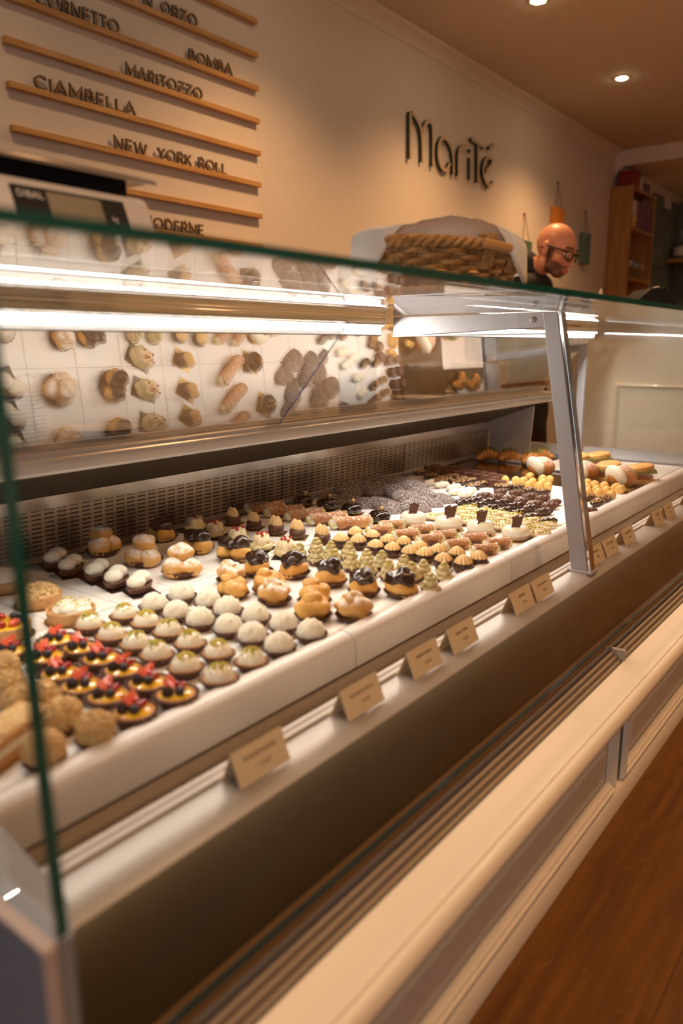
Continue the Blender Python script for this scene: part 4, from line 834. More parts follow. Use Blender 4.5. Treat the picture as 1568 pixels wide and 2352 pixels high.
row('minidome', 'small_chocolate_star', 'pastry', 'mini chocolate base with star of hazel cream', 'short row at the bumper', 'mini chocolate stars', [(1049, 1267), (1099, 1278)], .022)
row('swirl', 'pistachio_cream_swirl', 'pastry', 'mini pistachio cream swirl', 'row beside chocolate stars', 'mini pistachio swirls', [(727, 1252), (760, 1262), (801, 1263), (843, 1279), (877, 1285), (928, 1293), (973, 1304), (1020, 1312)], .022)
row('swirl', 'pistachio_cream_swirl', 'pastry', 'mini pistachio cream swirl', 'row beside chocolate puffs', 'mini pistachio swirls', [(688, 1266), (727, 1273), (765, 1281), (806, 1287), (845, 1299), (893, 1307), (945, 1312), (989, 1336)], .022)
row('minicannolo', 'small_cannolo', 'pastry', 'mini cannolo with pistachio ends', 'row beside white domes', 'mini cannoli', [(900, 1206), (969, 1217), (1018, 1230), (1087, 1238), (1142, 1249)], .012, rz=-.6, jit=.12, sc_=1.1)
row('minicannolo', 'small_cannolo', 'pastry', 'mini cannolo with pistachio ends', 'row beside chocolate stars', 'mini cannoli', [(872, 1217), (931, 1228), (988, 1239), (1048, 1250), (1113, 1262)], .012, rz=-.6, jit=.12, sc_=1.1)
row('pistbiscuit', 'pistachio_biscuit', 'biscuit', 'pale flat biscuit strewn with pistachio', 'row beside white domes', 'pistachio biscuits', [(1003, 1186), (1046, 1192), (1070, 1196), (1122, 1204), (1160, 1210), (1202, 1218), (1236, 1226)], .010, rz=-.5, jit=.3)
row('pistbiscuit', 'pistachio_biscuit', 'biscuit', 'pale flat biscuit strewn with pistachio', 'middle biscuit row', 'pistachio biscuits', [(1052, 1176), (1082, 1183), (1104, 1187), (1137, 1192), (1172, 1200), (1208, 1207), (1244, 1215)], .010, rz=-.5, jit=.3)
row('pistbiscuit', 'pistachio_biscuit', 'biscuit', 'pale flat biscuit strewn with pistachio', 'row by the dark twists', 'pistachio biscuits', [(1075, 1167), (1108, 1174), (1140, 1179), (1178, 1184), (1222, 1196), (1258, 1206)], .010, rz=-.5, jit=.3)
row('darktwist', 'dark_chocolate_twist', 'biscuit', 'glossy dark chocolate twist', 'row by the pistachio biscuits', 'dark chocolate twists', [(1066, 1151), (1096, 1158), (1125, 1165), (1158, 1170), (1190, 1176), (1222, 1186), (1258, 1196)], .012, rz=-.4, jit=.15)
row('darktwist', 'dark_chocolate_twist', 'biscuit', 'glossy dark chocolate twist', 'row by the cocoa twists', 'dark chocolate twists', [(1092, 1146), (1122, 1149), (1152, 1152), (1184, 1159), (1216, 1165), (1250, 1173)], .012, rz=-.4, jit=.15)
row('cocoatwist', 'cocoa_twist', 'biscuit', 'rough brown cocoa twist', 'row by the dark twists', 'cocoa twists', [(1112, 1136), (1140, 1139), (1168, 1144), (1196, 1149), (1230, 1156), (1262, 1160), (1330, 1182), (1352, 1172)], .012, rz=-.4, jit=.15)
row('cocoatwist', 'cocoa_twist', 'biscuit', 'rough brown cocoa twist', 'row by the nut biscuits', 'cocoa twists', [(1150, 1127), (1186, 1130), (1216, 1138), (1246, 1142), (1272, 1152)], .012, rz=-.4, jit=.15)
row('nuttwist', 'nut_sprinkled_biscuit', 'biscuit', 'dark biscuit sprinkled with chopped nuts', 'front nut row', 'nut sprinkled biscuits', [(1002, 1106), (1028, 1103), (1052, 1107), (1086, 1117), (1110, 1110), (1147, 1116), (1164, 1117), (1190, 1116), (1216, 1124), (1247, 1128), (1352, 1140), (1392, 1143), (1372, 1153)], .012, rz=-.3, jit=.2)
row('nuttwist', 'nut_sprinkled_biscuit', 'biscuit', 'dark biscuit sprinkled with chopped nuts', 'rear nut row', 'nut sprinkled biscuits', [(965, 1084), (988, 1092), (1014, 1099), (1040, 1094), (1058, 1099), (1080, 1103)], .012, rz=-.3, jit=.2)
row('whitetwist', 'white_iced_twist', 'biscuit', 'pale iced twist', 'between crinkle cookies and nut biscuits', 'white iced twists', [(990, 1107), (1014, 1112), (1042, 1118), (1048, 1128), (1070, 1133), (1076, 1125)], .012, rz=-.3, jit=.15)
row('cube', 'chocolate_cube', 'chocolate', 'milk brown chocolate block', 'front chocolate row', 'chocolate blocks', [(984, 1078), (1006, 1081), (1027, 1084), (1048, 1088), (1070, 1091), (1092, 1094), (1114, 1098), (1136, 1102)], .014, rz=.2, jit=.06)
row('cube', 'chocolate_cube', 'chocolate', 'milk brown chocolate block', 'middle chocolate row', 'chocolate blocks', [(1000, 1075), (1022, 1078), (1043, 1080), (1064, 1084), (1087, 1087), (1108, 1090), (1130, 1094), (1152, 1098)], .014, rz=.2, jit=.06)
row('cube', 'chocolate_cube', 'chocolate', 'milk brown chocolate block', 'short row by the yellow biscuits', 'chocolate blocks', [(1128, 1108), (1150, 1111)], .014, rz=.2, jit=.06)
row('baci', 'sandwich_biscuit', 'biscuit', 'yellow double biscuit with chocolate filling', 'rear yellow row', 'yellow double biscuits', [(1216, 1094), (1245, 1100), (1262, 1102), (1330, 1104), (1348, 1109), (1366, 1113), (1388, 1116), (1414, 1120)], .012, rz=.3, jit=.2)
row('baci', 'sandwich_biscuit', 'biscuit', 'yellow double biscuit with chocolate filling', 'middle yellow row', 'yellow double biscuits', [(1160, 1103), (1184, 1104), (1200, 1105), (1222, 1108), (1246, 1109), (1326, 1116), (1347, 1121), (1370, 1124), (1392, 1127), (1424, 1124)], .012, rz=.3, jit=.2)
row('baci', 'sandwich_biscuit', 'biscuit', 'yellow double biscuit with chocolate filling', 'front yellow row', 'yellow double biscuits', [(1213, 1114), (1238, 1116), (1258, 1116), (1350, 1130), (1374, 1132), (1404, 1136)], .012, rz=.3, jit=.2)
# leaning crinkle cookies
CK = [(775, 1146, 0), (792, 1143, 0), (815, 1144, 0), (842, 1149, 0), (866, 1147, 0), (888, 1151, 0), (908, 1160, 0), (950, 1158, 1), (983, 1147, 0), (1012, 1139, 0),
      (800, 1118, 2), (816, 1110, 2), (836, 1108, 2), (856, 1113, 2), (878, 1112, 2), (914, 1118, 2), (890, 1098, 3), (918, 1096, 3), (950, 1108, 3), (868, 1096, 3), (932, 1132, 2), (965, 1125, 2)]
CW = ['front layer', 'large front pair', 'upper layer', 'topmost layer']
for i, (px, py, ly) in enumerate(CK):
    hz = (.020, .020, .038, .048)[ly]; p = unproj(px, py, BZ+hz)
    e = put('cookie', p.x, p.y, BZ+hz-.022, -.9+rnd.uniform(-.2, .2), 'crinkle_cookie', 'sugar dusted chocolate crinkle cookie in the %s, %s from the left' % (CW[ly], NUM[sum(1 for a in CK if a[2] == ly and a[0] < px)]), 'biscuit', 'pile of crinkle cookies', tilt=(.62, .12), sc_=1.12 if ly != 1 else 1.3)
# buns, croissants, sandwiches
for i, (px, py, l_) in enumerate(((1243, 1076, 'half hidden by the metal bracket'), (1342, 1086, 'right behind the bracket'), (1428, 1098, 'nearest the glass front'))):
    p = unproj(px, py, BZ+.03); put('maritozzo', p.x, p.y, BZ, -.5, 'cream_bun', 'sugared brown bun with whipped cream, '+l_, 'bun', 'cream filled buns', sc_=1.12)
CT = thing('croissant_tray', 'white tray holding the filled croissants', 'tray', (2.83, 1.315, -.4445))
obj('tray_plate', MB().box(-.10, .12, -.125, .130, 0, .005), 'porcelain', CT, False, bevel=.002)
obj('tray_rim', MB().tube([(-.10, -.125, .006), (.12, -.125, .006), (.12, .130, .006), (-.10, .130, .006)], .004, 6, True), 'porcelain', CT)
for i, (px, py) in enumerate(((1112, 1046), (1160, 1048), (1212, 1054), (1236, 1046))):
    p = unproj(px, py, -.42); put('croissant', p.x+.02, p.y, -.4393, -.75+.12*i, 'filled_croissant', 'golden croissant with green leaves, %s from the left' % NUM[i], 'croissant', 'filled croissants', sc_=.92)
ST = thing('sandwich_tray', 'white tray holding the toasted sandwiches', 'tray', (2.80, .93, -.4445))
obj('tray_plate', MB().box(-.17, .15, -.225, .21, 0, .005), 'porcelain', ST, False, bevel=.002)
obj('tray_rim', MB().tube([(-.17, -.225, .006), (.15, -.225, .006), (.15, .21, .006), (-.17, .21, .006)], .004, 6, True), 'porcelain', ST)
for i, (px, py, r_) in enumerate(((1325, 1066, 1), (1372, 1062, .6), (1396, 1086, .9), (1468, 1092, .5))):
    p = unproj(px, py, -.415); put('sandwich', p.x, p.y, -.4393, r_-1.2, 'toasted_sandwich', 'toasted sandwich with ham and leaves, %s from the left' % NUM[i], 'sandwich', 'toasted sandwiches', sc_=1.12)
# ================================================================ on the work top behind the doors
WT = -.183
def plate(x, y, z, r, label, group):
    return tag(obj('white_plate', MB().lathe([(r*.55, 0), (r*.6, .004), (r*.97, .017), (r, .019), (r*.98, .0205), (r*.62, .0075), (.0001, .006)], 40), 'porcelain', loc=(x, y, z)), label, 'plate', group)
for i in range(12): plate(.735, 1.395, WT+.0075*i, .095, 'white plate in the left stack behind the door, %s from the bottom' % NUM[i], 'stacked white plates')
plate(.975, 1.40, WT, .085, 'single white plate lying right of the plate stack', 'single white plates')
plate(2.20, 1.38, WT+.0, .085, 'white plate before the left stack of cream trays', 'single white plates')
plate(2.48, 1.50, WT, .085, 'white plate behind the left stack of cream trays', 'single white plates')
TG = thing('serving_tongs', 'steel serving tongs with slotted end lying on the plate stack', 'tongs', (.77, 1.395, -.064))
tb = MB()
for s_ in (-1, 1):
    tb.box(-.20, .03, s_*.010-.006, s_*.010+.006, .006+s_*.005, .008+s_*.005)
obj('arm', tb, 'chrome', TG, False)
tb = MB(); n = 9
for i in range(n):
    a0 = -.9+1.8*i/n; a1 = -.9+1.8*(i+1)/n
    for x0, x1 in ((.03, .042), (.058, .064), (.080, .092)): tb.box(x0, x1, .026*math.sin(a0), .026*math.sin(a1), .016*math.cos(a0), .016*math.cos(a0)+.0015)
    if i % 2 == 0: tb.box(.03, .092, .026*math.sin(a0), .026*math.sin(a1), .016*math.cos(a0), .016*math.cos(a0)+.0015)
obj('slotted_blade', tb, 'chrome', TG, False)
for i in range(6): goblet(1.50+.045*i, 1.40+.03*(i % 2), WT, .06, 'small clear glass behind the door, %s from the left' % NUM[i], 'small glasses on the work top', .55)
def tray_stack(x, y, n, r, where):
    for i in range(n):
        mb = MB(); N = 56; prof = [(r*.72, 0), (r*.78, .002), (r, .050)]
        vs = []
        for k, (q, z) in enumerate(prof+[(r*.985, .050), (r*.76, .004)]):
            for j in range(N):
                a = 2*PI*j/N; sq = 1/max(abs(math.cos(a)), abs(math.sin(a)))*.88; sq = min(sq, 1.13)
                vs.append((q*sq*math.cos(a), q*sq*math.sin(a), z+(.004*math.cos(14*a) if z > .04 else 0)))
        fs = [(k*N+j, k*N+(j+1) % N, (k+1)*N+(j+1) % N, (k+1)*N+j) for k in range(4) for j in range(N)]+[tuple(range(N))[::-1]]
        mb.add(vs, fs)
        tag(obj('scalloped_paper_tray', mb, 'paper_cream', loc=(x, y, WT+.0005+.0085*i)), 'cream scalloped paper tray in the %s stack, %s from the bottom' % (where, NUM[i]), 'paper tray', 'stacked scalloped paper trays')
tray_stack(2.40, 1.50, 9, .10, 'left'); tray_stack(2.86, 1.50, 9, .115, 'right')
for i in range(10):
    a = .062; tag(obj('brown_baking_case', MB().lathe([(a*.8, 0), (a, .03), (a-.001, .03), (a*.79, .001)], 44, flute=(22, .03), cap=False), 'chocolate_mid', loc=(2.86, 1.50, WT+.122+.008*i)), 'brown baking case on the right tray stack, %s from its bottom' % NUM[i], 'baking case', 'stacked brown baking cases')
tag(obj('coffee_bag', MB().box(-.06, .06, -.04, .04, 0, .15), 'chocolate_matte', bevel=.01, loc=(2.08, 1.54, WT)), 'dark brown bag standing behind the door left of the paper trays', 'bag')
# ================================================================ weighing scale
sy = .85; so_ = (.40, sy, ZT+.009)
SC = thing('weighing_scale', 'white counter scale with dark display standing on the glass top', 'scale', so_)
body = [(.835, .082), (.826, .092), (.868, .190), (.876, .195), (1.06, .195), (1.07, .185), (1.07, .082)]
obj('housing', rel(MB().prism(body, .34, .70), so_), 'white_plastic', SC, True, bevel=.008, seg=3)
def on_face(x0, x1, v0, v1, off, th):     # patch on the slanting front, v from 0 (bottom) to 1 (top)
    a, b = Vector((0, .826, .092)), Vector((0, .868, .190)); nrm = Vector((0, -(b-a).z, (b-a).y)).normalized()
    p, q = a.lerp(b, v0)+nrm*off, a.lerp(b, v1)+nrm*off; p2, q2 = a.lerp(b, v0)+nrm*(off+th), a.lerp(b, v1)+nrm*(off+th)
    return rel(MB().add([(x, r.y, r.z) for x in (x0, x1) for r in (p, q, q2, p2)], [(0, 1, 2, 3), (7, 6, 5, 4), (0, 4, 5, 1), (1, 5, 6, 2), (2, 6, 7, 3), (3, 7, 4, 0)]), so_)
FP = obj('front_plate', on_face(.50, .655, .04, .94, .0002, .002), 'black_plastic', SC, False)
FPm = obj('display_window', on_face(.543, .618, .12, .90, .0022, .001), 'lcd', FP, False)
for tx, sz, x, v in (('DIBAL', .0125, .522, .80), ('kg', .0095, .634, .66), ('€/kg', .0095, .636, .40)):
    me = text_mesh(tx, sz); a, b = Vector((0, .826, .092)), Vector((0, .868, .190)); nrm = Vector((0, -(b-a).z, (b-a).y)).normalized()
    me.transform(Matrix.Translation(Vector((x, 0, 0))+a.lerp(b, v)+nrm*.0026-Vector(so_)) @ Matrix.Rotation(math.atan2(b.z-a.z, b.y-a.y), 4, 'X')); obj('printing', me, 'white_plastic', FP, False)
obj('pan', rel(MB().prism([(.862, .213), (.862, .218), (.868, .221), (1.10, .221), (1.10, .217), (.870, .217), (.866, .213)], .36, .712), so_), 'steel', SC, True, bevel=.0015)
obj('pan_support', rel(MB().box(.38, .690, .90, 1.05, .195, .217), so_), 'black_plastic', SC, False)
for x in (.37, .67):
    for y in (.86, 1.04): obj('foot', rel(MB().lathe([(.012, ZT+.009), (.012, .09)], 14, T=T_(x, y, 0)), so_), 'black_plastic', SC)
# ================================================================ bread basket
bc = (1.275, .750, ZT+.0095)
BK = thing('bread_basket', 'oval wicker bread basket lined with white paper on the glass top', 'basket', bc)
RA, RB, BH = .200, .120, .084
def ring(z, ra, rb, ph, amp, r, n=96):
    return MB().tube([((ra+amp*math.cos(14*t+ph))*math.cos(t), (rb+amp*math.cos(14*t+ph))*math.sin(t), z+.0015*math.sin(14*t+ph)) for t in [2*PI*i/n for i in range(n)]], r, 6, True)
mb = MB()
for k in range(9):
    z = .006+k*.0086; u = z/BH; g = ring(z, RA*(.78+.22*u), RB*(.74+.26*u), PI*(k % 2), .005, .0047); mb.add(g.v, g.f)
obj('woven_side', mb, 'wicker', BK)
mb = MB()
for i in range(28):
    t = 2*PI*i/28; mb.tube([(RA*.78*math.cos(t), RB*.74*math.sin(t), .002), (RA*math.cos(t), RB*math.sin(t), BH)], .0036, 6)
obj('stakes', mb, 'wicker', BK, stuff=False)
mb = MB().lathe([(.78, 0), (.78, .006), (.001, .006)], 48, sx=RA, sy=RB*.95); obj('base', mb, 'wicker', BK)
mb = MB()
for ph in (0, 2.1, 4.2):
    g = MB().tube([((RA+.007*math.cos(20*t+ph))*math.cos(t), (RB+.007*math.cos(20*t+ph))*math.sin(t), BH+.004+.006*math.sin(20*t+ph)) for t in [2*PI*i/160 for i in range(160)]], .0052, 6, True); mb.add(g.v, g.f)
obj('braided_rim', mb, 'wicker', BK)
for q in (-.045, .045):
    mb = MB()
    for j in (-.010, 0, .010):
        t = -PI/2+q/RA*1.05+j/RA; mb.tube([(RA*.93*math.cos(t), RB*.93*math.sin(t), .05), (RA*1.03*math.cos(t), RB*1.05*math.sin(t), .09), (RA*1.01*math.cos(t), RB*1.05*math.sin(t), BH+.018), (RA*.9*math.cos(t), RB*.9*math.sin(t), BH+.02)], .0052, 8)
    obj('handle_binding', mb, 'wicker', BK)
obj('handle_bar', MB().box(-.085, .03, -RB-.011, -RB-.001, BH-.004, BH+.012, None), 'oak_rail', BK, False, bevel=.005)
# liner: one sheet of white paper bulging over the rim and hanging in points at both ends
nu = 72; vs = []; rows = 9
for j in range(rows):
    u = j/(rows-1)
    for i in range(nu):
        t = 2*PI*i/nu; dg_ = (math.degrees(t)-230+180) % 360-180; a_ = abs(dg_)
        e = max(0, min(1, (a_-34)/14)); e = e*e*(3-2*e)
        front = max(0, 1-a_/110)
        top = BH+.012+.034*front+.005*math.sin(3*t+.6)
        hang = .034+.046*math.exp(-((a_-62)/18)**2)
        if u < .45: q = .72+(.20+.08*e)*u/.45; z = BH-.035+(top-BH+.035)*math.sin(u/.45*PI/2)
        elif u < .6: q = .92+.08*e+.10*e*(u-.45)/.15; z = top-.003*e*(u-.45)/.15
        else: w_ = (u-.6)/.4; q = .92+.16*e+.02*w_*e; z = top-.003*e-w_*hang*e
        q += .012*noise.noise(Vector((math.cos(t)*4, math.sin(t)*4, u*3))); z += .004*noise.noise(Vector((math.cos(t)*5, math.sin(t)*5, 9)))
        vs.append((RA*q*math.cos(t), RB*(q+.02)*math.sin(t), z))
mb = MB().add(vs, [(j*nu+i, j*nu+(i+1) % nu, (j+1)*nu+(i+1) % nu, (j+1)*nu+i) for j in range(rows-1) for i in range(nu)])
pl = obj('paper_liner', mb, 'liner_paper', BK); sd = pl.modifiers.new('thickness', 'SOLIDIFY'); sd.thickness = .001
for i, (x, y, l_) in enumerate(((-.09, .02, 'left'), (0, .0, 'middle'), (.09, .02, 'right'))):
    tag(obj('bread_roll', MB().ball((0, 0, .0), (.050, .040, .028), 26, 14, .1, 30, i), 'biscuit', loc=(bc[0]+x, bc[1]+y+.015, bc[2]+BH+.002)), 'golden bread roll in the wicker basket, %s one' % l_, 'bread', 'rolls in the basket')
tag(obj('bread_roll', MB().ball((0, 0, .0), (.10, .065, .03), 26, 14, .1, 30, 8), 'biscuit', loc=(bc[0], bc[1], bc[2]+.04)), 'large loaf at the bottom of the wicker basket', 'bread')
# ================================================================ till counter and card terminal
TC = thing('till_counter', 'cream panelled till counter beyond the end of the pastry case', 'counter', (3.25, .80, FL))
to = (3.25, .80, FL)
obj('body', rel(MB().box(3.28, 4.45, .20, 1.22, FL, .105), to), 'cream_lacquer', TC, False, bevel=.003)
obj('counter_top', rel(MB().box(3.25, 4.48, .17, 1.25, .105, .135), to), 'cream_lacquer', TC, False, bevel=.008, seg=3)
for y0, y1 in ((.26, 1.08),):
    mb = MB()
    for o, d in ((0, .006), (.02, .012), (.035, .004)): pass
    fr = [(0, 0), (.006, -.010), (.014, -.012), (.022, -.003), (.03, .002)]; vs = []
    for o, d in fr: vs += [(3.28+d, y0+o, -.80+o), (3.28+d, y1-o, -.80+o), (3.28+d, y1-o, -.15-o), (3.28+d, y0+o, -.15-o)]
    mb.add(vs, [(k*4+i, k*4+(i+1) % 4, (k+1)*4+(i+1) % 4, (k+1)*4+i) for k in range(4) for i in range(4)])
    obj('panel_moulding', rel(mb, to), 'cream_lacquer', TC, False)
tz = .135
CT2 = thing('card_terminal', 'black till printer with small blue lit screen on the till counter', 'till', (3.43, 1.14, tz), 0)
tp = [(-.0, 0), (-.0, .012), (.10, .075), (.16, .080), (.22, .03), (.22, 0)]
mb = MB(); n = len(tp); mb.add([(a, -.10, b) for a, b in tp]+[(a, .10, b) for a, b in tp], [(i, (i+1) % n, n+(i+1) % n, n+i) for i in range(n)]+[tuple(range(n))[::-1], tuple(range(n, 2*n))])
T2 = Matrix.Rotation(-.9, 4, 'Z'); mb.v = [(q.x, q.y, q.z*1.35) for q in [T2 @ Vector(v) for v in mb.v]]
CB = obj('housing', mb, 'black_plastic', CT2, False, bevel=.006)
sx_ = MB().box(-.032, .032, -.022, .022, 0, .004); T3 = Matrix.Translation((.112, -.142, .096)) @ Matrix.Rotation(-.9, 4, 'Z') @ Matrix.Rotation(.75, 4, 'Y') @ Matrix.Scale(.62, 4)
scn = MB().box(-.045, .055, -.05, .05, -.012, 0); scn.v = [tuple(T3 @ Vector(v)) for v in scn.v]; obj('screen_bezel', scn, 'white_plastic', CT2, False, bevel=.003)
sx_.v = [tuple(T3 @ Vector(v)) for v in sx_.v]; obj('screen', sx_, 'lcd_blue', CT2, False)
tag(obj('receipt_paper', MB().box(-.05, .07, -.05, .05, 0, .004), 'pack_white', smooth=False, loc=(3.95, .98, tz+.001)), 'white paper lying right of the black till', 'paper')
tag(obj('pen_pot', MB().lathe([(.022, 0), (.024, .09), (.021, .09), (.019, .005)], 20), 'black_plastic', loc=(4.12, 1.00, tz)), 'small dark pot at the right picture edge on the till counter', 'pot')
tag(obj('paper_sheet', MB().prism([(-.03, 0), (.03, 0), (.0, .11), (-.004, .11)], -.004, .004), 'pack_white', smooth=False, loc=(3.42, 1.215, tz)), 'pale folded paper standing before the bald man', 'paper')
# ================================================================ the man behind the till
def blend(parts, name, mats, voxel=.0045, smooth=6, parent=None, classify=None, loc=None):
    mb = MB()
    for p in parts: mb.add(p.v, p.f)
    me = mb.mesh(name); o = bpy.data.objects.new(name+'_src', me); C.objects.link(o)
    r = o.modifiers.new('r', 'REMESH'); r.mode = 'VOXEL'; r.voxel_size = voxel
    s = o.modifiers.new('s', 'SMOOTH'); s.iterations = smooth; s.factor = .6
    dg = bpy.context.evaluated_depsgraph_get(); dg.update()
    m2 = bpy.data.meshes.new_from_object(o.evaluated_get(dg)); bpy.data.objects.remove(o)
    m2.name = name; m2.materials.clear()
    for x in mats: m2.materials.append(MATS[x])
    m2.shade_smooth()
    if classify:
        for p in m2.polygons: p.material_index = classify(p.center)
    q = bpy.data.objects.new(name, m2); C.objects.link(q); q.parent = parent
    return q
HS = 1.06
px_, py_ = 3.87, 1.71
MAN = thing('person', 'bald bearded man in dark glasses and black shirt, head bowed, behind the till', 'person', (px_, py_, FL), -.10)
hz = 1.335                                     # height of the head centre over the floor
HT = Matrix.Translation((0, -.10, hz)) @ Matrix.Rotation(.10, 4, 'Y') @ Matrix.Rotation(.36, 4, 'X') @ Matrix.Scale(HS, 4)
def hb(c, r, **k):
    m_ = MB().ball((0, 0, 0), r, 24, 16, **k); m_.v = [tuple(HT @ (Vector(v)+Vector(c))) for v in m_.v]; return m_
def tb_(pts, r, n=14, M_=None):
    m_ = MB().tube(pts, r, n)
    m_.ball(pts[0], r[0] if isinstance(r, list) else r, 14, 9); m_.ball(pts[-1], r[-1] if isinstance(r, list) else r, 14, 9)
    if M_: m_.v = [tuple(M_ @ Vector(v)) for v in m_.v]
    return m_
head = [hb((0, .018, .030), (.077, .094, .088)), hb((0, -.012, .010), (.070, .078, .085)), hb((0, -.030, -.035), (.058, .055, .070)), hb((0, -.050, -.092), (.036, .030, .026)), hb((0, -.020, -.070), (.056, .052, .040)),
        hb((0, -.066, -.100), (.020, .018, .016)), hb((.040, -.052, -.032), (.024, .024, .024)), hb((-.040, -.052, -.032), (.024, .024, .024)), hb((0, -.078, -.075), (.026, .018, .024))]
head += [tb_([(0, -.084, .005), (0, -.098, -.018), (0, -.110, -.040)], [.0085, .0095, .0125], M_=HT), hb((.013, -.096, -.044), (.0085, .012, .008)), hb((-.013, -.096, -.044), (.0085, .012, .008)),
         tb_([(-.048, -.066, .016), (-.022, -.083, .020), (0, -.084, .012), (.022, -.083, .020), (.048, -.066, .016)], [.010, .011, .008, .011, .010], M_=HT),
         hb((0, -.093, -.071), (.021, .009, .0055)), hb((0, -.091, -.080), (.018, .009, .006))]
for s in (-1, 1): head += [hb((s*.079, .012, -.012), (.008, .019, .031)), hb((s*.083, .018, .004), (.006, .017, .018)), hb((s*.078, .004, -.036), (.007, .010, .010))]
neckb = (HT @ Vector((0, .035, -.075)))
head += [tb_([tuple(neckb), (0, .065, hz-.105), (0, .09, hz-.15)], [.054, .056, .056], 18)]
# arms: forearms and hands reach down to the till
def arm(s):
    sh, el, wr = Vector((s*.185, .09, hz-.16)), Vector((s*.245, -.02, hz-.49)), Vector((s*.13, -.33, hz-.385))
    out = [tb_([sh, el], [.05, .042]), tb_([el, wr], [.040, .027])]
    d = (wr-el).normalized(); side = Vector((-s, 0, 0)); side = (side-d*side.dot(d)).normalized(); nn = d.cross(side)
    pal = wr+d*.045
    pm = MB().ball((0, 0, 0), (.046, .038, .015), 18, 10, T=Matrix((d, side, nn)).transposed().to_4x4()); pm.v = [tuple(Vector(v)+pal) for v in pm.v]; out.append(pm)
    for k, (o, L_) in enumerate(((-.028, .060), (-.010, .074), (.009, .080), (.027, .072))):
        a = pal+d*.034+side*o; b = a+d*L_*.5+Vector((0, 0, -.004)); c = b+d*L_*.3+Vector((0, 0, -.018)); e = c+d*L_*.12+Vector((0, 0, -.018))
        out.append(tb_([a, b, c, e], [.0092, .0088, .0078, .0070], 10))
    a = pal-d*.012+side*.032; out.append(tb_([a, a+side*.022+d*.022, a+side*.030+d*.048], [.0115, .010, .0085], 10))
    return out
body = head+arm(1)+arm(-1)
HI = HT.inverted()
def cls(c):
    q = HI @ c
    if c.z < hz-.20 or c.y > .02: return 0
    if q.y < -.070 and abs(q.x) < .020 and -.086 < q.z < -.066: return 2
    jit = .010*noise.noise(c*60)
    bz = -.050+jit if q.y < -.03 else -.028+jit+(.03 if abs(q.x) > .055 else 0)
    if q.y < -.072 and abs(q.x) < .03 and q.z > -.062: return 1 if (q.z < -.057 and abs(q.x) > .004) else 0
    if q.z < bz and q.y < .000 and q.z > -.125 and abs(q.x) < .075: return 1
    if q.y < .004 and q.y > -.03 and -.06 < q.z < .0 and abs(q.x) > .055 and abs(q.x) < .077: return 1
    return 0
BODY = blend(body, 'body', ['skin', 'beard', 'lips'], .0042, 5, MAN, cls)
for s in (-1, 1):
    e = hb((s*.031, -.072, -.004), (.0125, .0125, .0125)); obj('eye', e, 'eye_white', MAN)
    obj('eyebrow', tb_([(s*.052, -.076, .024), (s*.032, -.094, .029), (s*.013, -.094, .024)], [.003, .0042, .003], 8, HT), 'brow_hair', MAN)
def SQ(q): return math.copysign(abs(q)**.62, q)
gm = MB()
for s in (-1, 1):
    pr = [(s*(.010+.044*(.5+.5*SQ(math.cos(t))) if True else 0), -.100+.012*((.5+.5*SQ(math.cos(t)))**2), -.006+.0185*SQ(math.sin(t))) for t in [2*PI*i/28 for i in range(28)]]
    g = MB().tube(pr, .0030, 8, True); gm.add(g.v, g.f); g = MB().tube([(s*.055, -.087, .006), (s*.074, -.060, .006), (s*.084, .010, .004), (s*.085, .030, -.014)], .0036, 8); gm.add(g.v, g.f)
g = MB().tube([(-.011, -.101, .002), (0, -.106, .005), (.011, -.101, .002)], .0026, 8); gm.add(g.v, g.f)
gm.v = [tuple(HT @ Vector(v)) for v in gm.v]; GLS = obj('glasses_frame', gm, 'black_plastic', MAN)
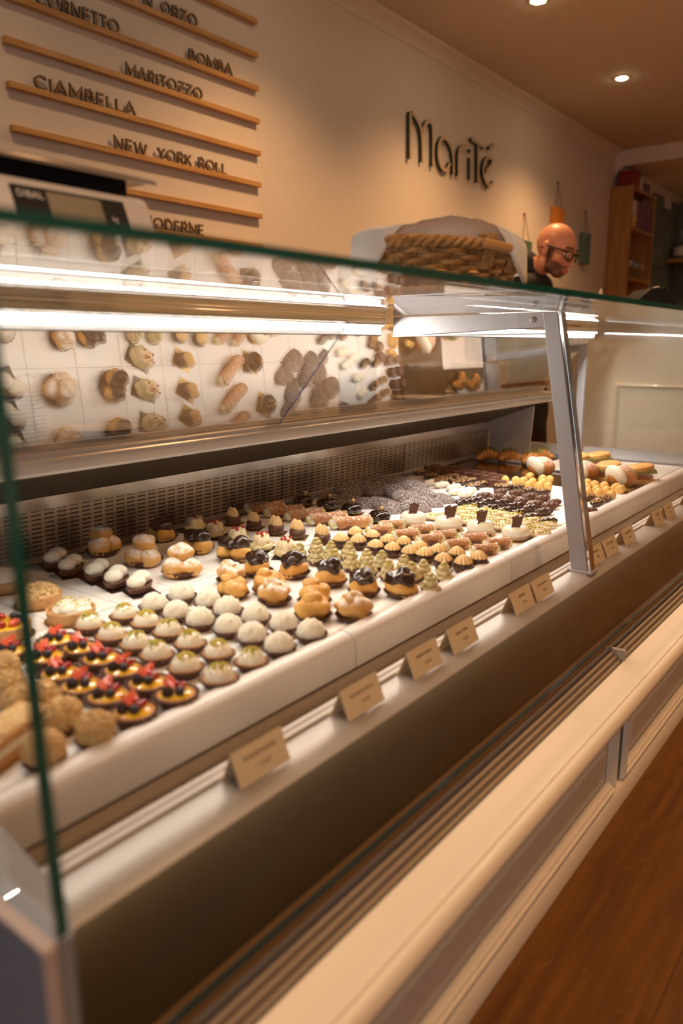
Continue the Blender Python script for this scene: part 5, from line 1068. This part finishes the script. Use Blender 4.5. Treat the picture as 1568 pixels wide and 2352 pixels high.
for s in (-1, 1):
    ln = MB(); pr = [(s*(.010+.044*(.5+.5*SQ(math.cos(t)))), -.099+.012*((.5+.5*SQ(math.cos(t)))**2), -.006+.0175*SQ(math.sin(t))) for t in [2*PI*i/28 for i in range(28)]]
    ln.add(pr, [tuple(range(28))]); ln.v = [tuple(HT @ Vector(v)) for v in ln.v]; obj('lens', ln, 'clear_glass', GLS, False)
tz0 = hz-.020
shirt = [tb_([(0, .09, tz0-.06), (0, .10, tz0-.18), (0, .08, tz0-.36), (0, .06, tz0-.56)], [.10, .150, .145, .140], 24)]
ms = MB().ball((0, .09, tz0-.135), (.190, .105, .095), 30, 18); shirt.append(ms); ms = MB().ball((0, .03, tz0-.155), (.14, .10, .085), 26, 14); shirt.append(ms); ms = MB().ball((0, .08, tz0-.27), (.185, .125, .20), 30, 18); shirt.append(ms)
ms = MB().ball((0, .09, tz0-.045), (.115, .075, .045), 26, 14); shirt.append(ms)
for s in (-1, 1):
    sh, el, wr = Vector((s*.185, .10, hz-.135)), Vector((s*.250, -.02, hz-.49)), Vector((s*.175, -.20, hz-.44))
    shirt += [tb_([sh, el], [.060, .050], 18), tb_([el, wr], [.050, .042], 18), tb_([(s*.05, .09, tz0-.035), tuple(sh)], [.050, .058], 18)]
blend(shirt, 'shirt', ['shirt_black'], .009, 5, MAN)
cm = MB(); nn_ = 40; vs = []
for j, (r, z) in enumerate(((.076, -.045), (.072, .012), (.066, .034), (.070, .036), (.078, .012), (.086, -.045))):
    for i in range(nn_):
        a = 2*PI*i/nn_; f = max(0, -math.sin(a)); vs.append((r*math.cos(a)*(1.05), .066+r*math.sin(a)*1.1-.014*f, hz-.040+z*(1-.30*f)+.034*math.sin(a)))
cm.add(vs, [(j*nn_+i, j*nn_+(i+1) % nn_, (j+1)*nn_+(i+1) % nn_, (j+1)*nn_+i) for j in range(5) for i in range(nn_)]); obj('collar', cm, 'shirt_black', MAN)
tr = [tb_([(0, .06, hz-.74), (0, .06, hz-.84)], [.142, .145], 22)]
for s in (-1, 1): tr += [tb_([(s*.085, .05, hz-.84), (s*.095, .01, hz-1.08), (s*.10, .04, .07)], [.088, .060, .048], 18)]
blend(tr, 'trousers', ['trousers'], .010, 4, MAN)
for s in (-1, 1): obj('shoe', MB().ball((s*.10, -.02, .035), (.045, .12, .04), 20, 12, zmin=.001), 'black_plastic', MAN)
